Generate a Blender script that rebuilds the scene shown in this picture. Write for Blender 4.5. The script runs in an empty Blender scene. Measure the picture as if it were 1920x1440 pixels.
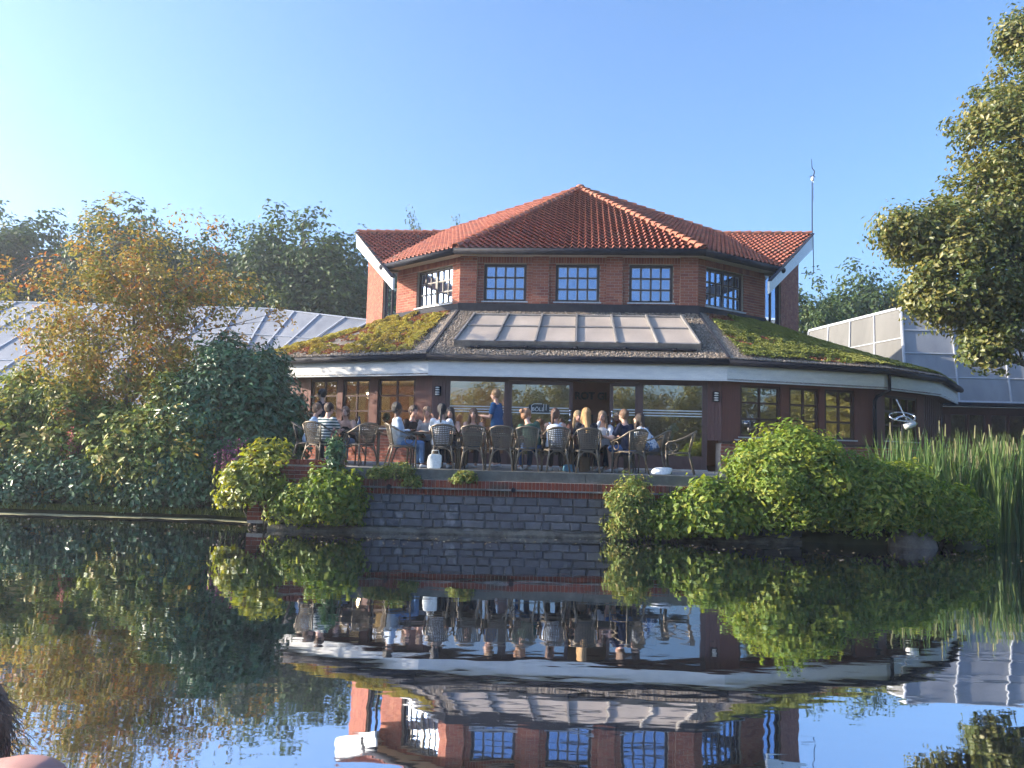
import bpy, math, random
import numpy as np
from mathutils import Vector, Matrix, Euler, noise as mnoise

scene = bpy.context.scene
random.seed(7)
RNG = np.random.default_rng(11)

# ------------------------------------------------------------------ camera, sky, sun, exposure
H_EYE = 1.76
PITCH = math.atan((832 - 720) / 1500.0)
ROLL = math.radians(1.5)
cam_data = bpy.data.cameras.new("camera")
cam_data.sensor_width = 36.0
cam_data.lens = 36.0 * 1500.0 / 1920.0
cam_data.clip_start = 0.05
cam_data.clip_end = 3000.0
cam = bpy.data.objects.new("camera", cam_data)
scene.collection.objects.link(cam)
_f = Vector((0, math.cos(PITCH), math.sin(PITCH)))
_u0 = Vector((0, -math.sin(PITCH), math.cos(PITCH)))
_r0 = Vector((1, 0, 0))
_r = math.cos(ROLL) * _r0 + math.sin(ROLL) * _u0
_u = math.cos(ROLL) * _u0 - math.sin(ROLL) * _r0
cam.matrix_world = Matrix(((_r.x, _u.x, -_f.x, 0), (_r.y, _u.y, -_f.y, 0), (_r.z, _u.z, -_f.z, H_EYE), (0, 0, 0, 1)))
scene.camera = cam

SUN_ELEV = math.radians(21.0)
SUN_AZ = math.radians(-88.0)          # measured from +Y towards +X: the sun stands low on the left
sun_dir = Vector((math.sin(SUN_AZ) * math.cos(SUN_ELEV), math.cos(SUN_AZ) * math.cos(SUN_ELEV), math.sin(SUN_ELEV)))
world = bpy.data.worlds.new("World")
scene.world = world
world.use_nodes = True
wn = world.node_tree
bg = wn.nodes["Background"]
sky = wn.nodes.new("ShaderNodeTexSky")
sky.sky_type = 'NISHITA'
sky.sun_disc = False
sky.sun_elevation = SUN_ELEV
sky.sun_rotation = SUN_AZ
sky.altitude = 0
sky.air_density = 1.0
sky.dust_density = 3.0
sky.ozone_density = 6.0
wn.links.new(sky.outputs[0], bg.inputs[0])
bg.inputs[1].default_value = 0.10
sun_data = bpy.data.lights.new("sun", 'SUN')
sun_data.energy = 3.1
sun_data.angle = math.radians(0.6)
sun_data.color = (1.0, 0.86, 0.68)
sun = bpy.data.objects.new("sun", sun_data)
sun.rotation_euler = sun_dir.to_track_quat('Z', 'Y').to_euler()
scene.collection.objects.link(sun)
scene.view_settings.view_transform = 'Standard'
scene.view_settings.look = 'None'
scene.view_settings.gamma = 1.0
scene.view_settings.exposure = 2.0
scene.view_settings.use_curve_mapping = False
scene.render.engine = 'CYCLES'
scene.cycles.use_denoising = True
scene.cycles.use_adaptive_sampling = True
scene.cycles.adaptive_threshold = 0.03
scene.cycles.max_bounces = 8
scene.cycles.diffuse_bounces = 3
scene.cycles.glossy_bounces = 4
scene.cycles.transparent_max_bounces = 12
scene.cycles.transmission_bounces = 4
scene.cycles.caustics_reflective = False
scene.cycles.caustics_refractive = False
scene.cycles.sample_clamp_indirect = 4.0

COL = scene.collection

# ------------------------------------------------------------------ helpers
def tag(o, label=None, cat=None, group=None, kind=None):
    if label: o["label"] = label
    if cat: o["category"] = cat
    if group: o["group"] = group
    if kind: o["kind"] = kind
    return o

def link(name, data, parent=None):
    o = bpy.data.objects.new(name, data)
    COL.objects.link(o)
    if parent is not None:
        o.parent = parent
    return o

def empty(name, loc=(0, 0, 0), rz=0.0, parent=None):
    o = link(name, None, parent)
    o.empty_display_size = 0.2
    o.location = loc
    o.rotation_euler = (0, 0, rz)
    return o

class MB:
    """collects geometry for ONE mesh object"""
    def __init__(s):
        s.v = []; s.f = []; s.r = []
    def add(s, vs, fs, rnd=None):
        b = len(s.v)
        s.v.extend([tuple(p) for p in vs])
        s.f.extend([tuple(i + b for i in f) for f in fs])
        s.r.extend([rnd if rnd is not None else 0.0] * len(vs))
        return s
    def hexa(s, p, rnd=None):
        return s.add(p, [(0, 3, 2, 1), (4, 5, 6, 7), (0, 1, 5, 4), (1, 2, 6, 5), (2, 3, 7, 6), (3, 0, 4, 7)], rnd)
    def box(s, x0, x1, y0, y1, z0, z1, rnd=None):
        return s.hexa([(x0, y0, z0), (x1, y0, z0), (x1, y1, z0), (x0, y1, z0), (x0, y0, z1), (x1, y0, z1), (x1, y1, z1), (x0, y1, z1)], rnd)
    def bbox(s, B, u0, u1, v0, v1, z0, z1, rnd=None):
        return s.hexa([B(u0, v1, z0), B(u1, v1, z0), B(u1, v0, z0), B(u0, v0, z0), B(u0, v1, z1), B(u1, v1, z1), B(u1, v0, z1), B(u0, v0, z1)], rnd)
    def prism(s, poly, z0, z1):
        n = len(poly)
        vs = [(p[0], p[1], z0) for p in poly] + [(p[0], p[1], z1) for p in poly]
        fs = [tuple(range(n - 1, -1, -1)), tuple(range(n, 2 * n))] + [(i, (i + 1) % n, n + (i + 1) % n, n + i) for i in range(n)]
        return s.add(vs, fs)
    def bar(s, a, b, w, h, up=(0, 0, 1)):
        a = Vector(a); b = Vector(b); d = (b - a).normalized(); up = Vector(up)
        x = d.cross(up)
        if x.length < 1e-5: x = d.cross(Vector((1, 0, 0)))
        x.normalize(); y = x.cross(d).normalized()
        x *= w / 2; y *= h / 2
        return s.hexa([a - x - y, a + x - y, a + x + y, a - x + y, b - x - y, b + x - y, b + x + y, b - x + y])
    def tube(s, path, rad, n=8, caps=True, rnd=None):
        P = [Vector(p) for p in path]
        if not hasattr(rad, '__len__'): rad = [rad] * len(P)
        rings = []
        prev = None
        for i, p in enumerate(P):
            t = (P[min(i + 1, len(P) - 1)] - P[max(i - 1, 0)]).normalized()
            if prev is None:
                a = t.cross(Vector((0, 0, 1)))
                if a.length < 0.05: a = t.cross(Vector((1, 0, 0)))
            else:
                a = prev - t * prev.dot(t)
            a.normalize(); prev = a
            b = t.cross(a)
            rings.append([p + (a * math.cos(2 * math.pi * k / n) + b * math.sin(2 * math.pi * k / n)) * rad[i] for k in range(n)])
        vs = [q for r in rings for q in r]
        fs = []
        for i in range(len(P) - 1):
            for k in range(n):
                fs.append((i * n + k, i * n + (k + 1) % n, (i + 1) * n + (k + 1) % n, (i + 1) * n + k))
        if caps:
            fs.append(tuple(range(n - 1, -1, -1)))
            fs.append(tuple(range((len(P) - 1) * n, len(P) * n)))
        return s.add(vs, fs, rnd)
    def loft(s, rings):
        """rings: list of (center, xaxis*rx, yaxis*ry)"""
        n = 12
        vs = []
        for c, ax, ay in rings:
            c = Vector(c); ax = Vector(ax); ay = Vector(ay)
            vs += [c + ax * math.cos(2 * math.pi * k / n) + ay * math.sin(2 * math.pi * k / n) for k in range(n)]
        fs = []
        for i in range(len(rings) - 1):
            for k in range(n):
                fs.append((i * n + k, i * n + (k + 1) % n, (i + 1) * n + (k + 1) % n, (i + 1) * n + k))
        fs.append(tuple(range(n - 1, -1, -1))); fs.append(tuple(range((len(rings) - 1) * n, len(rings) * n)))
        return s.add(vs, fs)
    def ell(s, c, r, M=None, nu=12, nv=8):
        c = Vector(c)
        vs = []; fs = []
        def P(x, y, z):
            p = Vector((x * r[0], y * r[1], z * r[2]))
            return c + (M @ p if M is not None else p)
        vs.append(P(0, 0, -1))
        for j in range(1, nv):
            th = -math.pi / 2 + math.pi * j / nv
            for i in range(nu):
                ph = 2 * math.pi * i / nu
                vs.append(P(math.cos(th) * math.cos(ph), math.cos(th) * math.sin(ph), math.sin(th)))
        vs.append(P(0, 0, 1))
        for i in range(nu):
            fs.append((0, 1 + (i + 1) % nu, 1 + i))
        for j in range(nv - 2):
            for i in range(nu):
                a = 1 + j * nu + i; b = 1 + j * nu + (i + 1) % nu
                fs.append((a, b, b + nu, a + nu))
        t = len(vs) - 1
        for i in range(nu):
            fs.append((t, t - nu + i, t - nu + (i + 1) % nu))
        return s.add(vs, fs)
    def cone(s, a, b, ra, rb, n=10):
        """capsule-like tapered limb"""
        a = Vector(a); b = Vector(b); d = (b - a); L = d.length
        if L < 1e-6: return s
        d /= L
        path = [a - d * ra * 0.95, a - d * ra * 0.6, a, a + d * L * 0.5, b, b + d * rb * 0.6, b + d * rb * 0.95]
        rad = [ra * 0.25, ra * 0.8, ra, (ra + rb) / 2, rb, rb * 0.8, rb * 0.25]
        return s.tube(path, rad, n)
    def mesh(s, name):
        me = bpy.data.meshes.new(name)
        me.from_pydata(s.v, [], s.f)
        if any(s.r):
            at = me.attributes.new("rnd", 'FLOAT', 'POINT')
            at.data.foreach_set("value", np.array(s.r, dtype=np.float32))
        return me
    def build(s, name, mat, parent=None, smooth=False):
        me = s.mesh(name)
        me.materials.append(mat)
        if smooth:
            me.polygons.foreach_set("use_smooth", np.ones(len(me.polygons), dtype=bool))
        me.update()
        return link(name, me, parent)

def np_mesh(name, verts, tris, mat, parent=None, rnd=None, quads=False, smooth=False):
    k = 4 if quads else 3
    me = bpy.data.meshes.new(name)
    nv, nf = len(verts), len(tris)
    me.vertices.add(nv)
    me.vertices.foreach_set("co", np.ascontiguousarray(verts, dtype=np.float32).ravel())
    me.loops.add(nf * k)
    me.loops.foreach_set("vertex_index", np.ascontiguousarray(tris, dtype=np.int32).ravel())
    me.polygons.add(nf)
    me.polygons.foreach_set("loop_start", np.arange(0, nf * k, k, dtype=np.int32))
    if smooth:
        me.polygons.foreach_set("use_smooth", np.ones(nf, dtype=bool))
    if rnd is not None:
        at = me.attributes.new("rnd", 'FLOAT', 'POINT')
        at.data.foreach_set("value", np.ascontiguousarray(rnd, dtype=np.float32))
    me.update(calc_edges=True)
    me.materials.append(mat)
    return link(name, me, parent)

# ------------------------------------------------------------------ materials (procedural)
def new_mat(name):
    m = bpy.data.materials.new(name)
    m.use_nodes = True
    nt = m.node_tree
    return m, nt, nt.nodes["Principled BSDF"]

def N(nt, t, **kw):
    n = nt.nodes.new(t)
    for k, v in kw.items():
        setattr(n, k, v)
    return n

def c4(c): return (c[0], c[1], c[2], 1.0)

def mat_noise(name, c1, c2, scale=6.0, rough=0.7, bump=0.0, metallic=0.0, detail=6.0, stretch=None, spec=0.5, c3=None, rvar=0.12, bscale=None):
    m, nt, p = new_mat(name)
    tc = N(nt, "ShaderNodeTexCoord")
    mp = N(nt, "ShaderNodeMapping")
    if stretch: mp.inputs["Scale"].default_value = stretch
    nt.links.new(tc.outputs["Object"], mp.inputs[0])
    nz = N(nt, "ShaderNodeTexNoise")
    nz.inputs["Scale"].default_value = scale
    nz.inputs["Detail"].default_value = detail
    nz.inputs["Roughness"].default_value = 0.65
    nt.links.new(mp.outputs[0], nz.inputs["Vector"])
    cr = N(nt, "ShaderNodeValToRGB")
    cr.color_ramp.elements[0].position = 0.33
    cr.color_ramp.elements[0].color = c4(c1)
    cr.color_ramp.elements[1].position = 0.68
    cr.color_ramp.elements[1].color = c4(c2)
    if c3:
        e = cr.color_ramp.elements.new(0.5); e.color = c4(c3)
    nt.links.new(nz.outputs[0], cr.inputs[0])
    nt.links.new(cr.outputs[0], p.inputs["Base Color"])
    p.inputs["Metallic"].default_value = metallic
    p.inputs["Specular IOR Level"].default_value = spec
    mr = N(nt, "ShaderNodeMapRange")
    mr.inputs[3].default_value = max(0.02, rough - rvar); mr.inputs[4].default_value = min(1, rough + rvar)
    nt.links.new(nz.outputs[0], mr.inputs[0])
    nt.links.new(mr.outputs[0], p.inputs["Roughness"])
    if bump:
        nb = N(nt, "ShaderNodeTexNoise")
        nb.inputs["Scale"].default_value = bscale or scale * 5
        nb.inputs["Detail"].default_value = 4
        nt.links.new(mp.outputs[0], nb.inputs["Vector"])
        bp = N(nt, "ShaderNodeBump")
        bp.inputs["Strength"].default_value = bump
        bp.inputs["Distance"].default_value = 0.02
        nt.links.new(nb.outputs[0], bp.inputs["Height"])
        nt.links.new(bp.outputs[0], p.inputs["Normal"])
    return m

def mat_pieces(name, cols, rough=0.8, grain=30.0, bump=0.3, spec=0.3, dirt=None):
    """colour differs from piece to piece (object random or the 'rnd' attribute), plus fine grain"""
    m, nt, p = new_mat(name)
    at = N(nt, "ShaderNodeAttribute"); at.attribute_name = "rnd"
    oi = N(nt, "ShaderNodeObjectInfo")
    ad = N(nt, "ShaderNodeMath", operation='ADD')
    nt.links.new(at.outputs["Fac"], ad.inputs[0]); nt.links.new(oi.outputs["Random"], ad.inputs[1])
    fr = N(nt, "ShaderNodeMath", operation='FRACT')
    nt.links.new(ad.outputs[0], fr.inputs[0])
    cr = N(nt, "ShaderNodeValToRGB")
    els = cr.color_ramp.elements
    els[0].color = c4(cols[0]); els[1].color = c4(cols[-1])
    for i, c in enumerate(cols[1:-1]):
        e = els.new((i + 1) / (len(cols) - 1)); e.color = c4(c)
    nt.links.new(fr.outputs[0], cr.inputs[0])
    tc = N(nt, "ShaderNodeTexCoord")
    nz = N(nt, "ShaderNodeTexNoise"); nz.inputs["Scale"].default_value = grain; nz.inputs["Detail"].default_value = 5
    nt.links.new(tc.outputs["Object"], nz.inputs["Vector"])
    mx = N(nt, "ShaderNodeMix", data_type='RGBA', blend_type='MULTIPLY')
    mx.inputs["Factor"].default_value = 0.55
    cr2 = N(nt, "ShaderNodeValToRGB")
    cr2.color_ramp.elements[0].position = 0.3; cr2.color_ramp.elements[0].color = (0.55, 0.52, 0.5, 1)
    cr2.color_ramp.elements[1].position = 0.7; cr2.color_ramp.elements[1].color = (1.15, 1.12, 1.1, 1)
    nt.links.new(nz.outputs[0], cr2.inputs[0])
    nt.links.new(cr.outputs[0], mx.inputs["A"]); nt.links.new(cr2.outputs[0], mx.inputs["B"])
    out = mx.outputs["Result"]
    if dirt:
        g = N(nt, "ShaderNodeNewGeometry")
        n2 = N(nt, "ShaderNodeTexNoise"); n2.inputs["Scale"].default_value = dirt[1]; n2.inputs["Detail"].default_value = 7
        nt.links.new(g.outputs["Position"], n2.inputs["Vector"])
        r2 = N(nt, "ShaderNodeValToRGB"); r2.color_ramp.elements[0].position = dirt[2]; r2.color_ramp.elements[1].position = dirt[2] + 0.12
        nt.links.new(n2.outputs[0], r2.inputs[0])
        m2 = N(nt, "ShaderNodeMix", data_type='RGBA')
        nt.links.new(r2.outputs[0], m2.inputs["Factor"]); nt.links.new(out, m2.inputs["A"]); m2.inputs["B"].default_value = c4(dirt[0])
        out = m2.outputs["Result"]
    nt.links.new(out, p.inputs["Base Color"])
    p.inputs["Roughness"].default_value = rough
    p.inputs["Specular IOR Level"].default_value = spec
    bp = N(nt, "ShaderNodeBump"); bp.inputs["Strength"].default_value = bump; bp.inputs["Distance"].default_value = 0.01
    nt.links.new(nz.outputs[0], bp.inputs["Height"]); nt.links.new(bp.outputs[0], p.inputs["Normal"])
    return m

def mat_leaf(name, cols, trans=0.35, rough=0.5, spec=0.35, tcol=None):
    m, nt, p = new_mat(name)
    at = N(nt, "ShaderNodeAttribute"); at.attribute_name = "rnd"
    cr = N(nt, "ShaderNodeValToRGB")
    els = cr.color_ramp.elements
    els[0].color = c4(cols[0]); els[1].color = c4(cols[-1])
    for i, c in enumerate(cols[1:-1]):
        e = els.new((i + 1) / (len(cols) - 1)); e.color = c4(c)
    nt.links.new(at.outputs["Fac"], cr.inputs[0])
    nt.links.new(cr.outputs[0], p.inputs["Base Color"])
    p.inputs["Roughness"].default_value = rough
    p.inputs["Specular IOR Level"].default_value = spec
    tr = N(nt, "ShaderNodeBsdfTranslucent")
    hs = N(nt, "ShaderNodeHueSaturation"); hs.inputs["Saturation"].default_value = 1.1; hs.inputs["Value"].default_value = 1.5
    hs.inputs["Hue"].default_value = 0.485
    nt.links.new(cr.outputs[0], hs.inputs["Color"]); nt.links.new(hs.outputs[0], tr.inputs[0])
    ms = N(nt, "ShaderNodeMixShader"); ms.inputs[0].default_value = trans
    nt.links.new(p.outputs[0], ms.inputs[1]); nt.links.new(tr.outputs[0], ms.inputs[2])
    nt.links.new(ms.outputs[0], nt.nodes["Material Output"].inputs[0])
    return m

def mat_glass(name, tint=(0.8, 0.85, 0.85), lo=0.2, hi=1.0, rough=0.0, wob=0.0, gcol=(0.95, 0.97, 1.0)):
    m, nt, p = new_mat(name)
    nt.nodes.remove(p)
    tr = N(nt, "ShaderNodeBsdfTransparent"); tr.inputs[0].default_value = c4(tint)
    gl = N(nt, "ShaderNodeBsdfGlossy"); gl.inputs["Roughness"].default_value = rough
    gl.inputs["Color"].default_value = c4(gcol)
    lw = N(nt, "ShaderNodeLayerWeight"); lw.inputs[0].default_value = 0.25
    mr = N(nt, "ShaderNodeMapRange"); mr.inputs[3].default_value = lo; mr.inputs[4].default_value = hi
    nt.links.new(lw.outputs["Fresnel"], mr.inputs[0])
    if wob:
        tc = N(nt, "ShaderNodeTexCoord")
        nz = N(nt, "ShaderNodeTexNoise"); nz.inputs["Scale"].default_value = 2.2; nz.inputs["Detail"].default_value = 1
        nt.links.new(tc.outputs["Object"], nz.inputs["Vector"])
        bp = N(nt, "ShaderNodeBump"); bp.inputs["Strength"].default_value = wob; bp.inputs["Distance"].default_value = 0.02
        nt.links.new(nz.outputs[0], bp.inputs["Height"]); nt.links.new(bp.outputs[0], gl.inputs["Normal"])
    ms = N(nt, "ShaderNodeMixShader")
    nt.links.new(mr.outputs[0], ms.inputs[0]); nt.links.new(tr.outputs[0], ms.inputs[1]); nt.links.new(gl.outputs[0], ms.inputs[2])
    nt.links.new(ms.outputs[0], nt.nodes["Material Output"].inputs[0])
    return m

def mat_plain(name, c, rough=0.6, metallic=0.0, spec=0.5):
    v = 0.82
    return mat_noise(name, tuple(x * v for x in c), tuple(min(1, x * 1.12) for x in c), scale=14, rough=rough, metallic=metallic, spec=spec)

M = {}
M['brick'] = mat_pieces("brick_clay", [(0.31, 0.105, 0.07), (0.40, 0.15, 0.10), (0.26, 0.085, 0.065), (0.45, 0.185, 0.12), (0.35, 0.12, 0.085)], 0.85, 40, 0.4)
M['mortar'] = mat_noise("mortar", (0.42, 0.36, 0.31), (0.56, 0.50, 0.44), 18, 0.9, 0.3)
M['tile'] = mat_pieces("roof_tile_clay", [(0.34, 0.10, 0.066), (0.45, 0.14, 0.085), (0.39, 0.115, 0.075), (0.50, 0.17, 0.10), (0.28, 0.085, 0.062), (0.42, 0.13, 0.082)], 0.62, 25, 0.25, 0.45, dirt=((0.20, 0.13, 0.095), 1.5, 0.60))
M['hip'] = mat_pieces("ridge_tile_clay", [(0.36, 0.13, 0.075), (0.42, 0.165, 0.09), (0.32, 0.105, 0.065)], 0.65, 22, 0.3, 0.4, dirt=((0.2, 0.14, 0.09), 3.0, 0.6))
M['white'] = mat_noise("white_paint", (0.66, 0.68, 0.69), (0.80, 0.81, 0.80), 3, 0.45, 0.05, stretch=(1, 1, 4))
M['soffit'] = mat_noise("soffit_board", (0.50, 0.48, 0.44), (0.62, 0.60, 0.56), 4, 0.6)
M['gutter'] = mat_noise("dark_gutter", (0.010, 0.012, 0.020), (0.022, 0.023, 0.034), 8, 0.65, spec=0.15)
M['flash'] = mat_noise("lead_flashing", (0.022, 0.024, 0.034), (0.045, 0.046, 0.058), 6, 0.75, spec=0.2)
M['wood'] = mat_noise("brown_stained_wood", (0.11, 0.034, 0.026), (0.16, 0.052, 0.04), 5, 0.5, 0.15, stretch=(6, 6, 0.5))
M['wood2'] = mat_noise("brown_weathered_board", (0.10, 0.047, 0.043), (0.15, 0.07, 0.064), 5, 0.6, 0.2, stretch=(7, 7, 0.4))
M['frame'] = mat_noise("dark_window_frame", (0.02, 0.013, 0.017), (0.034, 0.022, 0.027), 9, 0.45)
M['framelow'] = mat_noise("brown_window_frame", (0.045, 0.018, 0.015), (0.07, 0.028, 0.022), 9, 0.45)
M['doorframe'] = mat_noise("door_frame_brown", (0.075, 0.04, 0.038), (0.105, 0.056, 0.052), 9, 0.42)
M['glass_up'] = mat_glass("upper_window_glass", (0.55, 0.62, 0.68), 0.40, 1.0, 0.01, 0.04, (0.50, 0.66, 0.95))
M['glass_low'] = mat_glass("lower_window_glass", (0.72, 0.72, 0.68), 0.22, 1.0, 0.0, 0.12)
M['glass_door'] = mat_glass("door_glass", (0.7, 0.75, 0.72), 0.24, 1.0, 0.0, 0.02)
M['spacer'] = mat_plain("pale_spacer_bar", (0.62, 0.64, 0.68), 0.5)
M['concrete'] = mat_noise("concrete", (0.20, 0.20, 0.19), (0.32, 0.31, 0.29), 3, 0.85, 0.4, c3=(0.25, 0.245, 0.23))
M['slab'] = mat_noise("terrace_slab_edge", (0.09, 0.095, 0.085), (0.19, 0.185, 0.17), 4, 0.9, 0.5, c3=(0.12, 0.125, 0.11))
M['stone'] = mat_pieces("dark_quay_stone", [(0.12, 0.124, 0.142), (0.175, 0.178, 0.195), (0.14, 0.142, 0.16), (0.205, 0.205, 0.215)], 0.85, 7, 0.9, 0.3, dirt=((0.36, 0.355, 0.35), 3.2, 0.63))
M['quaymortar'] = mat_noise("quay_mortar", (0.20, 0.20, 0.20), (0.46, 0.45, 0.43), 3.5, 0.9, 0.5, c3=(0.13, 0.125, 0.12))
M['plinth'] = mat_noise("wet_plinth", (0.06, 0.055, 0.045), (0.22, 0.20, 0.165), 5, 0.8, 0.7, c3=(0.13, 0.12, 0.10))
M['chrome'] = mat_plain("brushed_steel", (0.75, 0.77, 0.8), 0.18, 1.0)
M['lampwhite'] = mat_plain("lamp_diffuser", (0.78, 0.78, 0.76), 0.35)
M['dark'] = mat_plain("dark_interior", (0.03, 0.022, 0.018), 0.8)
# ------------------------------------------------------------------ ground, water, terrace
SHORE = [(-200, 17.8), (-12, 17.25), (-6.2, 16.95), (-5.0, 16.45), (-4.5, 15.75), (-4.2, 15.62), (5.4, 15.62), (6.6, 15.3), (8.6, 15.5), (10.2, 16.7), (14, 17.6), (200, 19)]
def shore(x):
    for (a, ya), (b, yb) in zip(SHORE, SHORE[1:]):
        if a <= x <= b: return ya + (yb - ya) * (x - a) / (b - a)
    return 18
def sstep(t):
    t = min(1, max(0, t)); return t * t * (3 - 2 * t)
def ground_z(x, y):
    d = y - shore(x)
    wall = 1.0 if -4.6 < x < 5.6 else 0.0
    n = mnoise.noise(Vector((x * 0.35, y * 0.35, 3.1))) * 0.12
    if d > 0:
        z = -0.9 + 1.13 * sstep((d + 0.05 - 0.1 * wall) / 0.4) + 0.85 * sstep((d - 0.4) / 3.0) + (n * sstep(d / 2) * (0 if abs(x) < 14 and y < 34 else 1))
        far = max(0, math.hypot(x, y) - 60)
        return z
    e = y - 2.1
    if e < 0:
        return -0.9 + 1.3 * sstep((-e) / 0.7) + n * sstep(-e / 3)
    s = abs(x) - 75
    return -0.9 + (1.6 * sstep(s / 4) if s > 0 else 0)

def axis(vals):
    out = []
    for a, b, st in vals:
        out += list(np.arange(a, b, st))
    return out
gx = axis([(-900, -200, 70), (-200, -60, 14), (-60, -16, 2), (-16, 16, 0.3), (16, 60, 2), (60, 200, 14), (200, 901, 70)])
gy = axis([(-900, -100, 80), (-100, -20, 8), (-20, 0, 1.5), (0, 3, 0.25), (3, 14, 1.5), (14, 21, 0.12), (21, 36, 0.6), (36, 100, 4), (100, 1200, 60)])
gv = np.array([[x, y, ground_z(x, y)] for y in gy for x in gx])
nx, ny = len(gx), len(gy)
ii = np.arange((ny - 1) * nx).reshape(ny - 1, nx)[:, :-1].ravel()
gf = np.stack([ii, ii + 1, ii + nx + 1, ii + nx], 1)
M['ground'] = mat_noise("earth_and_turf", (0.035, 0.045, 0.015), (0.10, 0.095, 0.045), 1.2, 0.95, 0.6, c3=(0.055, 0.07, 0.022))
ground = np_mesh("ground", gv, gf, M['ground'], quads=True, smooth=True)
tag(ground, "earth and turf banks around the pond", kind="structure")

m, nt, p = new_mat("pond_water")
nt.nodes.remove(p)
tc = N(nt, "ShaderNodeTexCoord")
def wav(scale, sx, sy, detail):
    mp = N(nt, "ShaderNodeMapping"); mp.inputs["Scale"].default_value = (sx, sy, 1)
    nt.links.new(tc.outputs["Object"], mp.inputs[0])
    nz = N(nt, "ShaderNodeTexNoise"); nz.inputs["Scale"].default_value = scale; nz.inputs["Detail"].default_value = detail
    nz.inputs["Roughness"].default_value = 0.5
    nt.links.new(mp.outputs[0], nz.inputs["Vector"])
    return nz
n1 = wav(1.6, 0.55, 1.0, 2.0)
n2 = wav(7.5, 0.45, 1.0, 1.5)
ma = N(nt, "ShaderNodeMath", operation='MULTIPLY_ADD'); ma.inputs[1].default_value = 0.16
nt.links.new(n2.outputs[0], ma.inputs[0]); nt.links.new(n1.outputs[0], ma.inputs[2])
bp = N(nt, "ShaderNodeBump"); bp.inputs["Strength"].default_value = 0.06; bp.inputs["Distance"].default_value = 0.05
nt.links.new(ma.outputs[0], bp.inputs["Height"])
gl = N(nt, "ShaderNodeBsdfGlossy"); gl.inputs["Roughness"].default_value = 0.02; gl.inputs["Color"].default_value = (0.93, 0.95, 1, 1)
df = N(nt, "ShaderNodeBsdfDiffuse"); df.inputs["Color"].default_value = (0.008, 0.012, 0.017, 1)
fr = N(nt, "ShaderNodeFresnel"); fr.inputs[0].default_value = 5.5
nt.links.new(bp.outputs[0], gl.inputs["Normal"]); nt.links.new(bp.outputs[0], fr.inputs["Normal"])
ms = N(nt, "ShaderNodeMixShader")
mrw = N(nt, "ShaderNodeMapRange"); mrw.inputs[3].default_value = 0.62; mrw.inputs[4].default_value = 1.0
nt.links.new(fr.outputs[0], mrw.inputs[0])
nt.links.new(mrw.outputs[0], ms.inputs[0]); nt.links.new(df.outputs[0], ms.inputs[1]); nt.links.new(gl.outputs[0], ms.inputs[2])
nt.links.new(ms.outputs[0], nt.nodes["Material Output"].inputs[0])
M['water'] = m
wm = MB(); wm.add([(-78, 1.2, 0), (78, 1.2, 0), (78, 20, 0), (-78, 20, 0)], [(0, 1, 2, 3)])
tag(wm.build("water", M['water']), "calm dark pond mirroring the house", kind="structure")

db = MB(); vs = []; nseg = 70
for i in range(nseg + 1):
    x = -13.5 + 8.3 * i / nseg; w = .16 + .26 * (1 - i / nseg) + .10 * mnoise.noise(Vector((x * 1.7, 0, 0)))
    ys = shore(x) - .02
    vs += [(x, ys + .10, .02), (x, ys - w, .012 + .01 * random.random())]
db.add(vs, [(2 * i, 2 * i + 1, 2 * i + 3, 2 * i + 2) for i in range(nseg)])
sunlit_mat = mat_noise("sunlit_edge_strip", (.30, .30, .14), (.52, .48, .30), 9, .9, .5)  # pale tone stands in for sunlight on the bank edge
tag(db.build("sunlit_edge_strip", sunlit_mat), "pale strip along the left waterline, coloured like a sunlit bank edge", kind="stuff")
TZ = 1.22
tb = MB()
tb.prism([(-5.6, 17.0), (-3.2, 16.2), (-3.2, 15.64), (6.2, 15.64), (8.0, 17.0), (9.0, 19.4), (5.2, 19.45), (-1.95, 20.05), (-6.0, 22.0), (-6.6, 19.0)], 1.0, TZ)
M['terrace'] = mat_noise("terrace_paving", (0.19, 0.185, 0.175), (0.30, 0.29, 0.27), 2.2, 0.85, 0.25, c3=(0.245, 0.24, 0.225))
terrace = tb.build("terrace", M['terrace']); tag(terrace, "grey paved terrace between the house and the pond wall", kind="structure")
sl = MB()
x = -3.2
while x < 6.2:                                   # slab nosing stones along the terrace edge
    w = random.uniform(1.0, 1.25)
    mb = MB(); mb.box(x + 0.004, min(x + w, 6.2) - 0.004, 15.50, 15.64, 1.03, TZ + random.uniform(0.004, 0.012))
    mb.build("edge_slab", M['slab'], terrace)
    x += w

# ------------------------------------------------------------------ retaining wall by the water
rw = empty("retaining_wall", (0, 15.5, 0))
tag(rw, "dark stone quay wall with red brick bands rising from the pond below the terrace", "wall")
core = MB(); core.box(-4.6, 5.6, 0.02, 0.14, -0.6, 0.74); core.build("wall_core", M['quaymortar'], rw)
led = MB(); led.box(-4.3, 5.6, -0.10, 0.14, 0.855, 0.885)
led.build("ledge", mat_noise("pale_ledge", (0.14, 0.135, 0.12), (0.36, 0.34, 0.31), 6, 0.85, 0.4), rw)
bk = MB(); bk.box(-4.3, 5.6, 0.0, 0.138, 0.74, 0.855); bk.box(-3.2, 5.6, -0.055, 0.135, 0.885, 1.03)
bk.build("brick_bed", M['mortar'], rw)
sc1 = MB(); sc2 = MB()
x = -4.3
while x < 5.55:                                   # soldier bricks of the two bands
    sc1.box(x, x + 0.066, -0.012, 0.05, 0.742, 0.853, random.random() * 0.98 + 0.01)
    if x > -3.2: sc2.box(x, x + 0.066, -0.07, 0.0, 0.888, 1.028, random.random() * 0.98 + 0.01)
    x += 0.074
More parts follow.
